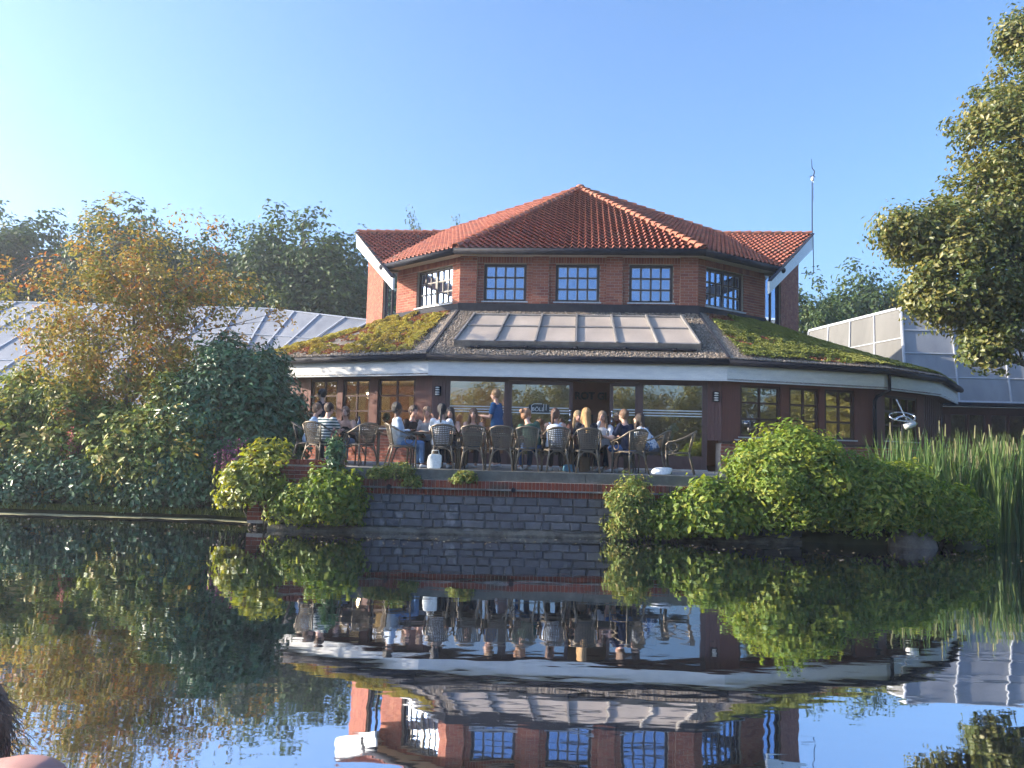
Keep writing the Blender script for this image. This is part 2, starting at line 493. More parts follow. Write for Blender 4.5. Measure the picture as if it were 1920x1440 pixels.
M['wallbrick'] = mat_pieces("wet_wall_brick", [(0.25, 0.065, 0.04), (0.34, 0.095, 0.055), (0.21, 0.06, 0.045), (0.30, 0.08, 0.05)], 0.85, 30, 0.4, dirt=((0.07, 0.065, 0.055), 1.8, 0.58))
tag(sc1.build("brick_band", M['wallbrick'], rw), kind="stuff")
tag(sc2.build("brick_band", M['wallbrick'], rw), kind="stuff")
for z0, z1 in ((0.575, 0.735), (0.425, 0.57), (0.275, 0.42), (0.12, 0.27)):
    x = -4.5 + random.uniform(0, .2)
    while x < 5.5:
        w = random.choice([0.17, 0.2, 0.24, 0.28, 0.33, 0.38, 0.44])
        j = lambda a=0.012: random.uniform(-a, a)
        yf = random.uniform(-0.03, -0.008)
        x0, x1 = x + 0.007, x + w - 0.007
        c = 0.022
        back = [(x0, 0.05, z0), (x1, 0.05, z0), (x1, 0.05, z1), (x0, 0.05, z1)]
        mid = [(x0 + j(.005), 0.01, z0 + j(.004)), (x1 + j(.005), 0.01, z0 + j(.004)), (x1 + j(.005), 0.01, z1 + j(.004)), (x0 + j(.005), 0.01, z1 + j(.004))]
        fro = [(x0 + c + j(), yf, z0 + c + j()), (x1 - c + j(), yf, z0 + c + j()), (x1 - c + j(), yf, z1 - c + j()), (x0 + c + j(), yf, z1 - c + j())]
        mb = MB(); mb.add(back + mid + fro, [(0, 1, 5, 4), (1, 2, 6, 5), (2, 3, 7, 6), (3, 0, 4, 7), (4, 5, 9, 8), (5, 6, 10, 9), (6, 7, 11, 10), (7, 4, 8, 11), (8, 9, 10, 11)])
        mb.build("stone", M['stone'], rw)
        x += w
pl = MB()
n = 60
prof = []
for i in range(n + 1):
    xx = -4.6 + 10.2 * i / n
    prof.append((xx, -0.06 - 0.03 * random.random(), 0.105 + random.uniform(-.03, .03)))
vs = []
for xx, yf, zt in prof:
    vs += [(xx, 0.03, zt), (xx, yf, zt - 0.015), (xx, yf - 0.02, 0.03), (xx, yf + 0.05, -0.5)]
fs = [(4 * i + k, 4 * i + 4 + k, 4 * i + 5 + k, 4 * i + 1 + k) for i in range(n) for k in range(3)]
pl.add(vs, fs); pl.build("plinth", M['plinth'], rw)
for px in (-2.30, 0.08):                            # drain pipes
    mb = MB(); mb.tube([(px, -0.13, 0.875), (px, 0.02, 0.885)], 0.045, 12); mb.build("drain_pipe", M['gutter'], rw)

# raked brick parapet on the left of the wall
bp_ = empty("brick_parapet", (-4.0, 15.6, 0))
tag(bp_, "low red brick parapet sloping down to the terrace edge beside the round bush", "parapet")
def raked(pts, y0, y1, name):
    mb = MB()
    for (xa, za), (xb, zb) in zip(pts, pts[1:]):
        mb.hexa([(xa, y0, 0.1), (xb, y0, 0.1), (xb, y1, 0.1), (xa, y1, 0.1), (xa, y0, za), (xb, y0, zb), (xb, y1, zb), (xa, y1, za)])
    mb.build(name, M['mortar'], bp_)
prof = [(-1.05, 1.50), (-0.55, 1.27), (0.55, 1.27), (1.28, 0.90), (1.34, 0.88)]
raked(prof, 0.02, 0.28, "parapet_core")
def pz(x):
    for (xa, za), (xb, zb) in zip(prof, prof[1:]):
        if xa <= x <= xb: return za + (zb - za) * (x - xa) / (xb - xa)
    return 0
x = -1.04
while x < 1.27:                                      # bricks on edge along the raked top
    za, zb = pz(x), pz(min(x + 0.066, 1.339))
    mb = MB(); mb.hexa([(x, 0.0, za - 0.02), (x + 0.066, 0.0, zb - 0.02), (x + 0.066, 0.30, zb - 0.02), (x, 0.30, za - 0.02), (x, 0.0, za + 0.075), (x + 0.066, 0.0, zb + 0.075), (x + 0.066, 0.30, zb + 0.075), (x, 0.30, za + 0.075)])
    mb.build("brick", M['wallbrick'], bp_)
    x += 0.074
z = 0.16
row = 0
while z < 1.4:
    x = -1.05 - (0.11 if row % 2 else 0)
    while x < 1.3:
        a, b = max(x, -1.05), min(x + 0.21, 1.33)
        if b - a > 0.05 and min(pz(a + .001), pz(b - .001)) - 0.03 > z + 0.065:
            mb = MB(); mb.box(a, b, 0.008, 0.05, z, z + 0.07); mb.build("brick", M['wallbrick'], bp_)
        x += 0.22
    z += 0.082; row += 1

# ------------------------------------------------------------------ the restaurant building
BO = Vector((1.55, 19.6, 0.0)); BYAW = math.radians(-4.8)
bld = empty("restaurant_building", BO, BYAW)
tag(bld, "red brick lakeside restaurant with tiled hip roof, sedum skirt roof and glazed front", "building")

class Basis:
    """a vertical wall plane in the building's frame: u along, v outwards, z up"""
    def __init__(s, p0, p1, c=(0, 9)):
        s.o = Vector((p0[0], p0[1], 0)); d = Vector((p1[0] - p0[0], p1[1] - p0[1], 0)); s.L = d.length; s.U = d.normalized()
        n = Vector((s.U.y, -s.U.x, 0))
        if n.dot(s.o + d * 0.5 - Vector((c[0], c[1], 0))) < 0: n = -n
        s.N = n
    def __call__(s, u, v, z): return s.o + s.U * u + s.N * v + Vector((0, 0, z))

BRICK_MESH = None
brick_objects = 0
brick_rest = MB()
def brick_wall(B, u0, u1, z0, z1, holes=(), v=0.0, thick=0.22, own=0, ztop=None, lintel=None):
    """mortar backing with holes, and bricks in running bond 8 mm proud"""
    global BRICK_MESH, brick_objects
    mortar_mb = MB()
    us = sorted(set([u0, u1] + [min(max(h[k], u0), u1) for h in holes for k in (0, 1)]))
    zs = sorted(set([z0, z1] + [min(max(h[k], z0), z1) for h in holes for k in (2, 3)]))
    for a, b in zip(us, us[1:]):
        for c, d in zip(zs, zs[1:]):
            if any(h[0] <= (a + b) / 2 <= h[1] and h[2] <= (c + d) / 2 <= h[3] for h in holes): continue
            if b - a < 1e-4 or d - c < 1e-4: continue
            if ztop is None:
                mortar_mb.bbox(B, a, b, v - thick, v, c, d)
            else:
                ta, tb_ = min(d, ztop(a)), min(d, ztop(b))
                if max(ta, tb_) <= c: continue
                ta = max(ta, c); tb_ = max(tb_, c)
                mortar_mb.hexa([B(a, v, c), B(b, v, c), B(b, v - thick, c), B(a, v - thick, c), B(a, v, ta), B(b, v, tb_), B(b, v - thick, tb_), B(a, v - thick, ta)])
    mortar_mb.build('wall', M['mortar'], bld)
    rot = math.atan2(B.U.y, B.U.x)
    z = z0; row = 0
    zl = lintel or z1
    ch = (zl - z0) / max(1, round((zl - z0) / 0.078)); bh = ch - 0.010
    while z + 0.03 < zl:
        h = bh
        u = u0 - (0.11 if row % 2 else 0.0)
        while u < u1:
            segs = [(max(u, u0), min(u + 0.21, u1))]
            for hh in holes:
                if hh[2] - 0.004 < z + h and hh[3] > z + 0.004:
                    ns = []
                    for a, b in segs:
                        if b <= hh[0] or a >= hh[1]: ns.append((a, b)); continue
                        if a < hh[0]: ns.append((a, hh[0]))
                        if b > hh[1]: ns.append((hh[1], b))
                    segs = ns
            for a, b in segs:
                if b - a < 0.012: continue
                if ztop and min(ztop(a), ztop(b)) < z + h: continue
                if own and brick_objects < 300 and abs(b - a - 0.21) < 1e-3 and abs(h - 0.068) < 4e-3:
                    if BRICK_MESH is None:
                        t = MB(); t.box(-0.105, 0.105, -0.02, 0.02, -0.034, 0.034); BRICK_MESH = t.mesh("brick"); BRICK_MESH.materials.append(M['brick'])
                    o = link("brick", BRICK_MESH, bld); o.location = B((a + b) / 2, v - 0.012 + random.uniform(-.002, .002), z + 0.034); o.rotation_euler = (0, 0, rot)
                    brick_objects += 1
                else:
                    brick_rest.bbox(B, a, b, v - 0.02, v + 0.008 + random.uniform(-.002, .002), z, z + h, random.random() * 0.98 + 0.01)
            u += 0.22
        z += ch; row += 1
    if lintel:                                        # soldier course
        u = u0
        while u + 0.06 < u1:
            brick_rest.bbox(B, u, u + 0.066, v - 0.02, v + 0.009, lintel + 0.004, z1 - 0.006, random.random() * 0.98 + 0.01)
            u += 0.075

def window(B, u0, u1, z0, z1, cols, rows, fm, gm, v=-0.09, fw=0.07, bar=0.032, mull=None, sill=True, spacer=False, sillmat=None, name="window"):
    """frame with glazing bars (one mesh), every pane a child"""
    f = MB(); d = 0.07
    f.bbox(B, u0, u1, v - d, v, z0, z0 + fw); f.bbox(B, u0, u1, v - d, v, z1 - fw, z1)
    f.bbox(B, u0, u0 + fw, v - d, v, z0 + fw, z1 - fw); f.bbox(B, u1 - fw, u1, v - d, v, z0 + fw, z1 - fw)
    ia, ib, ja, jb = u0 + fw, u1 - fw, z0 + fw, z1 - fw
    spans = [(ia, ib)]
    if mull:
        c = (ia + ib) / 2; spans = [(ia, c - mull / 2), (c + mull / 2, ib)]
        f.bbox(B, c - mull / 2, c + mull / 2, v - d, v + 0.004, ja, jb)
        cols = cols // 2
    cells = []
    for a, b in spans:
        w = (b - a - bar * (cols - 1)) / cols
        h = (jb - ja - bar * (rows - 1)) / rows
        for i in range(1, cols):
            x = a + i * (w + bar) - bar; f.bbox(B, x, x + bar, v - d + .01, v - 0.006, ja, jb)
        for j in range(1, rows):
            zz = ja + j * (h + bar) - bar; f.bbox(B, a, b, v - d + .012, v - 0.009, zz, zz + bar)
        for i in range(cols):
            for j in range(rows):
                cells.append((a + i * (w + bar), ja + j * (h + bar), w, h))
    win = f.build(name, fm, bld)
    for a, c, w, h in cells:
        g = MB(); g.bbox(B, a - .004, a + w + .004, v - 0.045, v - 0.038, c - .004, c + h + .004)
        g.build("pane", gm, win)
    if spacer:                                        # the pale edge seal that shows round every pane
        s = MB(); t = 0.014
        for a, c, w, h in cells:
            s.bbox(B, a, a + w, v - 0.05, v - 0.034, c, c + t); s.bbox(B, a, a + w, v - 0.05, v - 0.034, c + h - t, c + h)
            s.bbox(B, a, a + t, v - 0.05, v - 0.034, c + t, c + h - t); s.bbox(B, a + w - t, a + w, v - 0.05, v - 0.034, c + t, c + h - t)
        s.build("edge_seal", M['spacer'], win)
    if sill:
        s = MB(); s.bbox(B, u0 - 0.05, u1 + 0.05, v - 0.02, 0.05, z0 - 0.035, z0 - 0.001)
        s.build("sill", sillmat or M['spacer'], win)
    return win

U0, U1, U2 = (3.23, 2.0), (5.4, 3.85), (7.75, 9.0)     # upper storey corners (right half)
ZB, ZW = 5.36, 6.93
# -- upper front
B = Basis((-U0[0], U0[1]), U0)
off = U0[0]
holes = [(off + a, off + b, 5.66, 6.71) for a, b in ((-2.58, -1.4), (-0.6, 0.6), (1.4, 2.58))]
brick_wall(B, 0, B.L, 5.58, ZW, holes, own=0, lintel=6.725)
for a, b in ((-2.58, -1.4), (-0.6, 0.6), (1.4, 2.58)):
    window(B, off + a, off + b, 5.66, 6.71, 4, 3, M['frame'], M['glass_up'], spacer=True)
for a, b in ((-3.23, -2.76), (-1.22, -0.78), (0.78, 1.22), (2.76, 3.23)):
    brick_wall(B, off + a, off + b, 5.58, ZW, v=0.11, thick=0.11, own=1)
fl = MB(); fl.bbox(B, -0.03, B.L + 0.03, -0.2, 0.135, ZB, 5.58); fl.build("flashing", M['flash'], bld)
# -- upper diagonals and prow ends
def prow_top(u, L): return 6.9 + (9.28 - 6.9) * u / L
for s in (1, -1):
    a, b, c = (s * U0[0], U0[1]), (s * U1[0], U1[1]), (s * U2[0], U2[1])
    B = Basis(a, b)
    brick_wall(B, 0.0, B.L, 5.58, ZW, [(0.34, 1.94, 5.64, 6.71)], lintel=6.725)
    window(B, 0.34, 1.94, 5.64, 6.71, 6, 3, M['frame'], M['glass_up'], mull=0.09, spacer=True)
    fl = MB(); fl.bbox(B, -0.02, B.L + 0.05, -0.2, 0.05, ZB, 5.58); fl.build("flashing", M['flash'], bld)
    B = Basis(b, c)
    zt = lambda u, L=B.L: prow_top(u, L)
    brick_wall(B, 2.5, B.L, 4.9, 9.3, [], ztop=zt)
    brick_wall(B, 0.0, 0.16, 4.9, 9.3, [], ztop=zt)
    f = MB()                                           # tall raked side window
    for u in (0.16, 1.22, 2.42): f.hexa([B(u, -.05, 4.9), B(u + .08, -.05, 4.9), B(u + .08, -.13, 4.9), B(u, -.13, 4.9), B(u, -.05, zt(u)), B(u + .08, -.05, zt(u + .08)), B(u + .08, -.13, zt(u + .08)), B(u, -.13, zt(u))])
    f.hexa([B(.24, -.05, zt(.2) - .3), B(2.42, -.05, zt(2.42) - .3), B(2.42, -.13, zt(2.42) - .3), B(.24, -.13, zt(.2) - .3), B(.24, -.05, zt(.24)), B(2.42, -.05, zt(2.42)), B(2.42, -.13, zt(2.42)), B(.24, -.13, zt(.24))])
    win = f.build("tall_window", M['frame'], bld)
    for u, w in ((.24, .98), (1.30, 1.12)):
        g = MB(); g.hexa([B(u, -.085, 4.9), B(u + w, -.085, 4.9), B(u + w, -.095, 4.9), B(u, -.095, 4.9), B(u, -.085, zt(u) - .28), B(u + w, -.085, zt(u + w) - .28), B(u + w, -.095, zt(u + w) - .28), B(u, -.095, zt(u) - .28)])
        g.build("pane", M['glass_up'], win)
    cu = MB()
    for k in range(14): cu.bbox(B, .3 + k * .15, .3 + k * .15 + .13, -.28 - .03 * (k % 2), -.26 - .03 * (k % 2), 4.95, 6.6)
    cu.build("curtain", mat_noise("pale_curtain", (.5, .49, .46), (.66, .65, .6), 4, .9), win)
    B2 = Basis(c, (s * 6.0, 14.0))
    m_ = MB(); m_.bbox(B2, 0, B2.L, -.2, -.01, 4.5, 6.9); m_.build('wall', M['mortar'], bld)
    # corbelled verge brick under the bargeboard
    cb = MB()
    for k in range(5):
        uu = B.L - 0.55 + k * 0.11
        cb.bbox(B, B.L - 0.02, B.L + 0.06 + 0.08 * k, -0.24, -0.01, 8.15 + k * 0.2, 8.15 + k * 0.2 + 0.2, random.random())
    cb.build("corbel", M['brick'], bld)
# back walls (plain) close the upper storey
bw = MB(); bw.box(-6.0, 6.0, 13.9, 14.1, 4.5, 7.2); bw.build("rear_wall", M['mortar'], bld)
uf = MB(); uf.prism([(-3.1, 2.3), (3.1, 2.3), (5.2, 4.1), (7.3, 9), (5.9, 13.9), (-5.9, 13.9), (-7.3, 9), (-5.2, 4.1)], 5.2, 5.3); uf.build("upper_floor", M['dark'], bld)
dk = MB(); dk.box(-3.0, 3.0, 5.2, 5.3, 5.3, 7.0); dk.build("inner_wall", mat_noise("inner_wall", (.10, .11, .14), (.15, .16, .20), 2, .9), bld)
for k, (cx, w) in enumerate(((-2.35, .16), (-1.65, .14), (-0.35, .2), (0.1, .18), (0.45, .12), (1.7, .14), (2.4, .12))):
    cu = MB()
    for q in range(5): cu.box(cx - w + q * w * .4, cx - w + q * w * .4 + w * .36, 2.42 + .03 * (q % 2), 2.44 + .03 * (q % 2), 5.6, 6.75)
    cu.build("curtain", mat_noise("blue_white_curtain", (.30, .34, .42), (.45, .49, .56), 4, .9), bld)

# ---- tiled roof
E0, E1, TIP, APEX = (3.32, 1.5, 7.0), (5.82, 3.6, 7.0), (8.2, 9.0, 9.4), (0, 9.0, 11.08)
VTOP = (5.04, 9.0, 9.4)
def mir(p, s): return Vector((s * p[0], p[1], p[2]))
def mirb(p): return Vector((p[0], 18.0 - p[1], p[2]))
rb = MB()
def sheet(pts):
    rb.add(pts, [tuple(range(len(pts)))])
sink = Vector((0, 0, -0.035))
faces_t = []
faces_t.append([mir(E0, -1), mir(E0, 1), Vector(APEX)])
for s in (1, -1):
    faces_t.append([mir(E0, s), mir(E1, s), mir(VTOP, s), Vector(APEX)])
    faces_t.append([mir(E1, s), mir(TIP, s), mir(VTOP, s)])
for fpts in faces_t:
    sheet([q + sink for q in fpts])
    sheet([mirb(q) + sink for q in fpts])
roof = rb.build("tiled_roof", mat_noise("roof_underlay", (.16, .05, .03), (.22, .07, .045), 5, .9), bld)

def tile_mesh():
    W, Lg, nseg = 0.192, 0.43, 10
    top = []
    for j, (vv, zz) in enumerate(((0.0, 0.082), (Lg, -0.005))):
        for i in range(nseg + 1):
            t = i / nseg
            h = 0.032 * math.sin(2 * math.pi * (t + 0.05)) + 0.008 * math.sin(4 * math.pi * t)
            top.append(((t - 0.5) * W, vv, zz + h))
    low = [(x, y + 0.002, z - 0.022) for x, y, z in top[:nseg + 1]]
    vs = top + low
    n = nseg + 1
    fs = [(i, i + 1, n + i + 1, n + i) for i in range(nseg)] + [(2 * n + i, 2 * n + i + 1, i + 1, i) for i in range(nseg)]
    return np.array(vs), fs
TV, TF = tile_mesh()
tile_me = bpy.data.meshes.new("roof_tile"); tile_me.from_pydata([tuple(v) for v in TV], [], TF); tile_me.materials.append(M['tile'])
rest_v, rest_f, rest_r, nb = [], [], [], 0
def inside(poly, x, y):
    c = False; n = len(poly); j = n - 1
    for i in range(n):
        xi, yi = poly[i]; xj, yj = poly[j]
        if (yi > y) != (yj > y) and x < (xj - xi) * (y - yi) / (yj - yi) + xi: c = not c
        j = i
    return c
ntile = 0
for fi, fpts in enumerate(faces_t):
    n = (fpts[1] - fpts[0]).cross(fpts[2] - fpts[0]).normalized()
    if n.z < 0: n = -n
    V = (Vector((0, 0, 1)) - n * n.z).normalized()
    Uv = V.cross(n).normalized()
    o = fpts[0] if fi not in (2, 4) else fpts[0]
    poly = [((q - o).dot(Uv), (q - o).dot(V)) for q in fpts]
    x0, x1 = min(q[0] for q in poly), max(q[0] for q in poly)
    y1 = max(q[1] for q in poly)
    R = Matrix((Uv, V, n)).transposed()
    r = 0
    yy = -0.05
    while yy < y1:
        xx = x0 - 0.1
        while xx < x1 + 0.1:
            if inside(poly, xx, yy + 0.12):
                pos = o + Uv * (xx + random.uniform(-.003, .003)) + V * (yy + random.uniform(-.006, .006))
                if fi == 0 and ntile < 300 and r < 9:
                    t = link("roof_tile", tile_me, roof); t.matrix_local = Matrix.Translation(pos) @ R.to_4x4(); ntile += 1
                else:
                    P = TV @ np.array(R.transposed()) + np.array(pos)
                    rest_v.append(P); rest_f += [tuple(i + nb for i in f) for f in TF]; rest_r.append(np.full(len(TV), random.random() * .98 + .01)); nb += len(TV)
            xx += 0.185
        yy += 0.355; r += 1
rt = np_mesh("roof_tiles_field", np.concatenate(rest_v), np.array(rest_f), M['tile'], roof, rnd=np.concatenate(rest_r), quads=True, smooth=False)
tag(rt, kind="stuff")
# hip and ridge caps
def caps(a, b, r=0.125, n=None, lift=0.03, flipend=False):
    a = Vector(a); b = Vector(b); d = b - a; L = d.length; d.normalize()
    k = n or max(1, int(L / 0.34)); st = L / k
    x = d.cross(Vector((0, 0, 1))).normalized(); y = x.cross(d).normalized()
    me = None
    for i in range(k):
        if me is None:
            mb = MB(); vs = []
            for q, (t, rr, lf) in enumerate(((0.0, r, 0.035), (st + 0.05, r * 0.82, 0.0))):
                for m_ in range(9):
                    an = math.pi * (m_ / 8) * 1.1 - math.pi * 0.05
                    vs.append(tuple(d * t + x * (math.cos(an) * rr) + y * (math.sin(an) * rr * 0.75 + lf)))
            for m_ in range(9):
                an = math.pi * (m_ / 8) * 1.1 - math.pi * 0.05
                vs.append(tuple(x * (math.cos(an) * (r - .025)) + y * (math.sin(an) * (r - .025) * 0.75 + .03)))
            mb.add(vs, [(m_, m_ + 1, 10 + m_, 9 + m_) for m_ in range(8)] + [(18 + m_, 19 + m_, m_ + 1, m_) for m_ in range(8)])
            me = mb.mesh("ridge_tile"); me.materials.append(M['hip'])
        o = link("ridge_tile", me, roof); o.location = a + d * (st * i) + Vector((0, 0, lift + random.uniform(-.006, .006)))
for s in (1, -1):
    caps(mir(E0, s), APEX)
    caps(mir(VTOP, s), APEX)
    caps(mir(TIP, s), mir(VTOP, s), lift=0.04)
    caps(mirb(mir(E0, s)), APEX)
rbm = MB()
for s in (1, -1):
    rbm.bar(mir(TIP, s) + Vector((0, 0, -.02)), mir(VTOP, s) + Vector((0, 0, -.02)), .22, .12); rbm.bar(mir(VTOP, s) + Vector((0, 0, -.02)), Vector(APEX) + Vector((0, 0, -.02)), .2, .12); rbm.bar(mir(E0, s) + Vector((0, 0, -.02)), Vector(APEX) + Vector((0, 0, -.02)), .2, .1)
rbm.build("ridge_bedding", M['hip'], roof)
fin = MB(); fin.ell((0, 9, 11.16), (0.17, 0.17, 0.1)); fin.build("apex_cap", M['hip'], roof, True)
# eaves: gutter, soffit; verge boards
EW = [mir(E1, -1), mir(E0, -1), mir(E0, 1), mir(E1, 1)]
WW = [Vector((-U1[0], U1[1], 0)), Vector((-U0[0], U0[1], 0)), Vector((U0[0], U0[1], 0)), Vector((U1[0], U1[1], 0))]
for i in range(3):
    a, b = EW[i], EW[i + 1]
    d = (b - a).normalized(); nrm = Vector((d.y, -d.x, 0))
    g = MB(); g.tube([a + nrm * .06 + Vector((0, 0, -.075)) - d * .03, b + nrm * .06 + Vector((0, 0, -.075)) + d * .03], 0.085, 10)
    g.hexa([a + Vector((0, 0, -.15)), b + Vector((0, 0, -.15)), b - nrm * .03 + Vector((0, 0, -.15)), a - nrm * .03 + Vector((0, 0, -.15)), a + Vector((0, 0, -.02)), b + Vector((0, 0, -.02)), b - nrm * .03 + Vector((0, 0, -.02)), a - nrm * .03 + Vector((0, 0, -.02))])
    g.build("gutter", M['gutter'], bld, True)
    so = MB()
    wa, wb = WW[i].copy(), WW[i + 1].copy(); wa.z = wb.z = 6.90
    ea, eb = a.copy(), b.copy(); ea.z = eb.z = 6.865
    ea -= nrm * .03; eb -= nrm * .03
    q = [ea, eb, wb - nrm * .1, wa - nrm * .1]
    so.hexa([x_ for x_ in q] + [x_ + Vector((0, 0, .02)) for x_ in q])
    so.build("soffit", M['soffit'], bld)
for s in (1, -1):
    T = mir(TIP, s); e = mir(E1, s); lo = T + (e - T) * 1.33
    out = Vector((s * 0.045, -0.02, 0))
    bb = MB()
    dz = Vector((0, 0, -0.5)); dz2 = Vector((0, 0, -0.30))
    bb.hexa([T + dz, lo + dz2, lo + dz2 + out, T + dz + out, T + Vector((0, 0, .03)), lo + Vector((0, 0, .03)), lo + Vector((0, 0, .03)) + out, T + Vector((0, 0, .03)) + out])
    bb.build("bargeboard", M['white'], bld)
    tr = MB(); tr.hexa([T + out * .3 + Vector((0, 0, .035)), lo + out * .3 + Vector((0, 0, .035)), lo + out * 2.2 + Vector((0, 0, .035)), T + out * 2.2 + Vector((0, 0, .035)), T + out * .3 + Vector((0, 0, .075)), lo + out * .3 + Vector((0, 0, .075)), lo + out * 2.2 + Vector((0, 0, .075)), T + out * 2.2 + Vector((0, 0, .075))])
    tr.build("verge_strip", M['gutter'], bld)
    # sloping soffit under the prow
    so = MB(); wl = Vector((s * U1[0], U1[1], 6.84)); wt = Vector((s * (U2[0]), U2[1], 9.22))
    q = [lo * 0.25 + e * 0.75 + Vector((0, 0, -.16)), T + Vector((0, 0, -.16)), wt, wl]
    so.hexa(q + [x_ + Vector((0, 0, .02)) for x_ in q]); so.build("soffit", M['soffit'], bld)
    if s > 0:
        aw = MB(); aw.tube([T + Vector((.06, 0, -.02)), T + Vector((.08, 0, -1.35)), T + Vector((-.35, 0, -1.36))], 0.014, 6); aw.build("stay_wire", M['gutter'], bld)
# ---- mast on the right gable tip
T = mir(TIP, 1)
mast = empty("weather_mast", BO + Matrix.Rotation(BYAW, 3, 'Z') @ Vector((T.x + .03, T.y, T.z + .03)), 0)
tag(mast, "thin grey mast with small weather vane above the gable tip", "mast")
mb = MB(); mb.tube([(0, 0, -.1), (0, 0, 1.9)], [.022, .016], 8); mb.build("pole", M['gutter'], mast)
mb = MB(); mb.tube([(.05, 0, 1.2), (.05, 0, 2.1)], .02, 8); mb.build("upper_pole", M['chrome'], mast)
mb = MB(); mb.ell((.02, 0, 2.02), (.06, .06, .09)); mb.build("sensor", M['lampwhite'], mast, True)
mb = MB(); mb.tube([(-.1, 0, 2.1), (.0, 0, 2.13), (.12, 0, 2.1)], .018, 6); mb.build("cross_arm", M['chrome'], mast)
mb = MB(); mb.tube([(.05, 0, 2.12), (.09, 0, 2.3), (.0, 0, 2.42), (-.02, 0, 2.75)], [.018, .018, .014, .008], 6); mb.build("vane", M['gutter'], mast)
# ------------------------------------------------------------------ lower storey
W0, W1, W2, W3 = (3.55, 0.0), (7.7, 1.66), (9.75, 3.65), (11.7, 7.0)
F0, F1, F2, F3 = (3.6, -0.35), (7.8, 1.25), (10.05, 3.3), (12.1, 6.8)
G0, G1, G2, G3 = (3.62, -0.47), (7.86, 1.13), (10.16, 3.22), (12.3, 6.85)
ZG, ZFA, ZFB = 3.90, 3.76, 3.41
def sx(p, s): return (s * p[0], p[1])
# fascia boards and gutters
for s in (1, -1):
    chainF = [F0, F1, F2, F3]; chainW = [W0, W1, W2, W3]
    for i in range(3):
        B = Basis(sx(chainF[i], s), sx(chainF[i + 1], s))
        f = MB(); f.bbox(B, 0, B.L, -.03, 0, ZFB, ZFA); f.bbox(B, 0, B.L, -.034, .012, ZFB - .03, ZFB - .004)
        f.build("fascia", M['white'], bld)
        g = MB(); g.bbox(B, -.02, B.L + .02, -.02, .035, ZFA + .003, ZG - .02)
        g.tube([B(-.03, .09, ZG - .075), B(B.L + .03, .09, ZG - .075)], .082, 10)
        g.build("gutter", M['gutter'], bld, True)
        so = MB(); q = [Vector((*sx(chainF[i], s), ZFB)), Vector((*sx(chainF[i + 1], s), ZFB)), Vector((*sx(chainW[i + 1], s), ZFB)), Vector((*sx(chainW[i], s), ZFB))]
        c = Vector((0, 9, 0))
        q[2] = q[2] + (c - q[2]).xy.to_3d() * .03; q[3] = q[3] + (c - q[3]).xy.to_3d() * .03
        so.hexa(q + [x_ + Vector((0, 0, .03)) for x_ in q]); so.build("soffit", M['wood'], bld)
B = Basis((-F0[0], F0[1]), F0)
f = MB(); f.bbox(B, 0, B.L, -.03, 0, ZFB, ZFA); f.bbox(B, 0, B.L, -.034, .012, ZFB - .03, ZFB - .004); f.build("fascia", M['white'], bld)
g = MB(); g.bbox(B, -.02, B.L + .02, -.02, .035, ZFA + .003, ZG - .02); g.tube([B(-.03, .09, ZG - .075), B(B.L + .03, .09, ZG - .075)], .082, 10)
g.build("gutter", M['gutter'], bld, True)
so = MB(); so.box(-3.6, 3.6, -.34, .1, ZFB, ZFB + .03); so.build("soffit", M['wood'], bld)

# front glazing
B = Basis((-W0[0], 0), W0); off = W0[0]
dz0, dz1 = TZ + 0.01, 3.43
for a, b in ((-3.55, -3.2), (3.2, 3.55)):
    k = 0
    u = a
    pc = MB(); pc.bbox(B, off + a + .01, off + b - .01, -.12, -.02, 1.22 if a < 0 else 1.96, 3.44); pier = pc.build("board_pier", M['wood2'], bld)
    while u < b - .02:                                # vertical boards
        w = 0.085
        piers = MB(); piers.bbox(B, off + u + .004, off + min(u + w, b) - .004, -.018, .0 + .008 * (k % 2), 1.221 if a < 0 else 1.961, 3.439); piers.build("board", M['wood2'], pier)
        u += w; k += 1
frame_x = [(-3.2, -3.1), (-1.74, -1.64), (-0.16, -0.06), (0.86, 0.96), (1.56, 1.66), (3.08, 3.2)]
fr_ = MB()
for a, b in (frame_x[0], frame_x[1], frame_x[4], frame_x[5]):
    fr_.bbox(B, off + a, off + b, -.10, .0, dz0, dz1)
fr_.bbox(B, off - 3.1, off + 3.08, -.10, -.005, 3.33, dz1)
glz = fr_.build("glazed_front", M['doorframe'], bld)
def fixed_pane(a, b, rail):
    for c_, d_ in ((dz0, dz0 + rail), (3.28, 3.33)):
        r = MB(); r.bbox(B, off + a, off + b, -.09, -.012, c_, d_); r.build("rail", M['doorframe'], glz)
    g = MB(); g.bbox(B, off + a, off + b, -.055, -.045, dz0 + rail, 3.28); g.build("pane", M['glass_door'], glz)
    st = MB()
    return st
M['stripe'] = mat_noise("frosted_stripe", (.55, .6, .62), (.66, .7, .72), 8, .6)
def stripes(a, b, parent, skip=None):
    for z in (2.52, 2.585, 2.65):
        segs = [(a, b)]
        if skip and z > 2.55: segs = [(a, skip[0]), (skip[1], b)]
        for p_, q_ in segs:
            m_ = MB(); m_.bbox(B, off + p_, off + q_, -.0445, -.0425, z, z + .026); m_.build("safety_stripe", M['stripe'], parent)
fixed_pane(-3.1, -1.74, .28); stripes(-3.1, -1.74, glz)
fixed_pane(1.66, 3.08, .34); stripes(1.66, 3.08, glz)
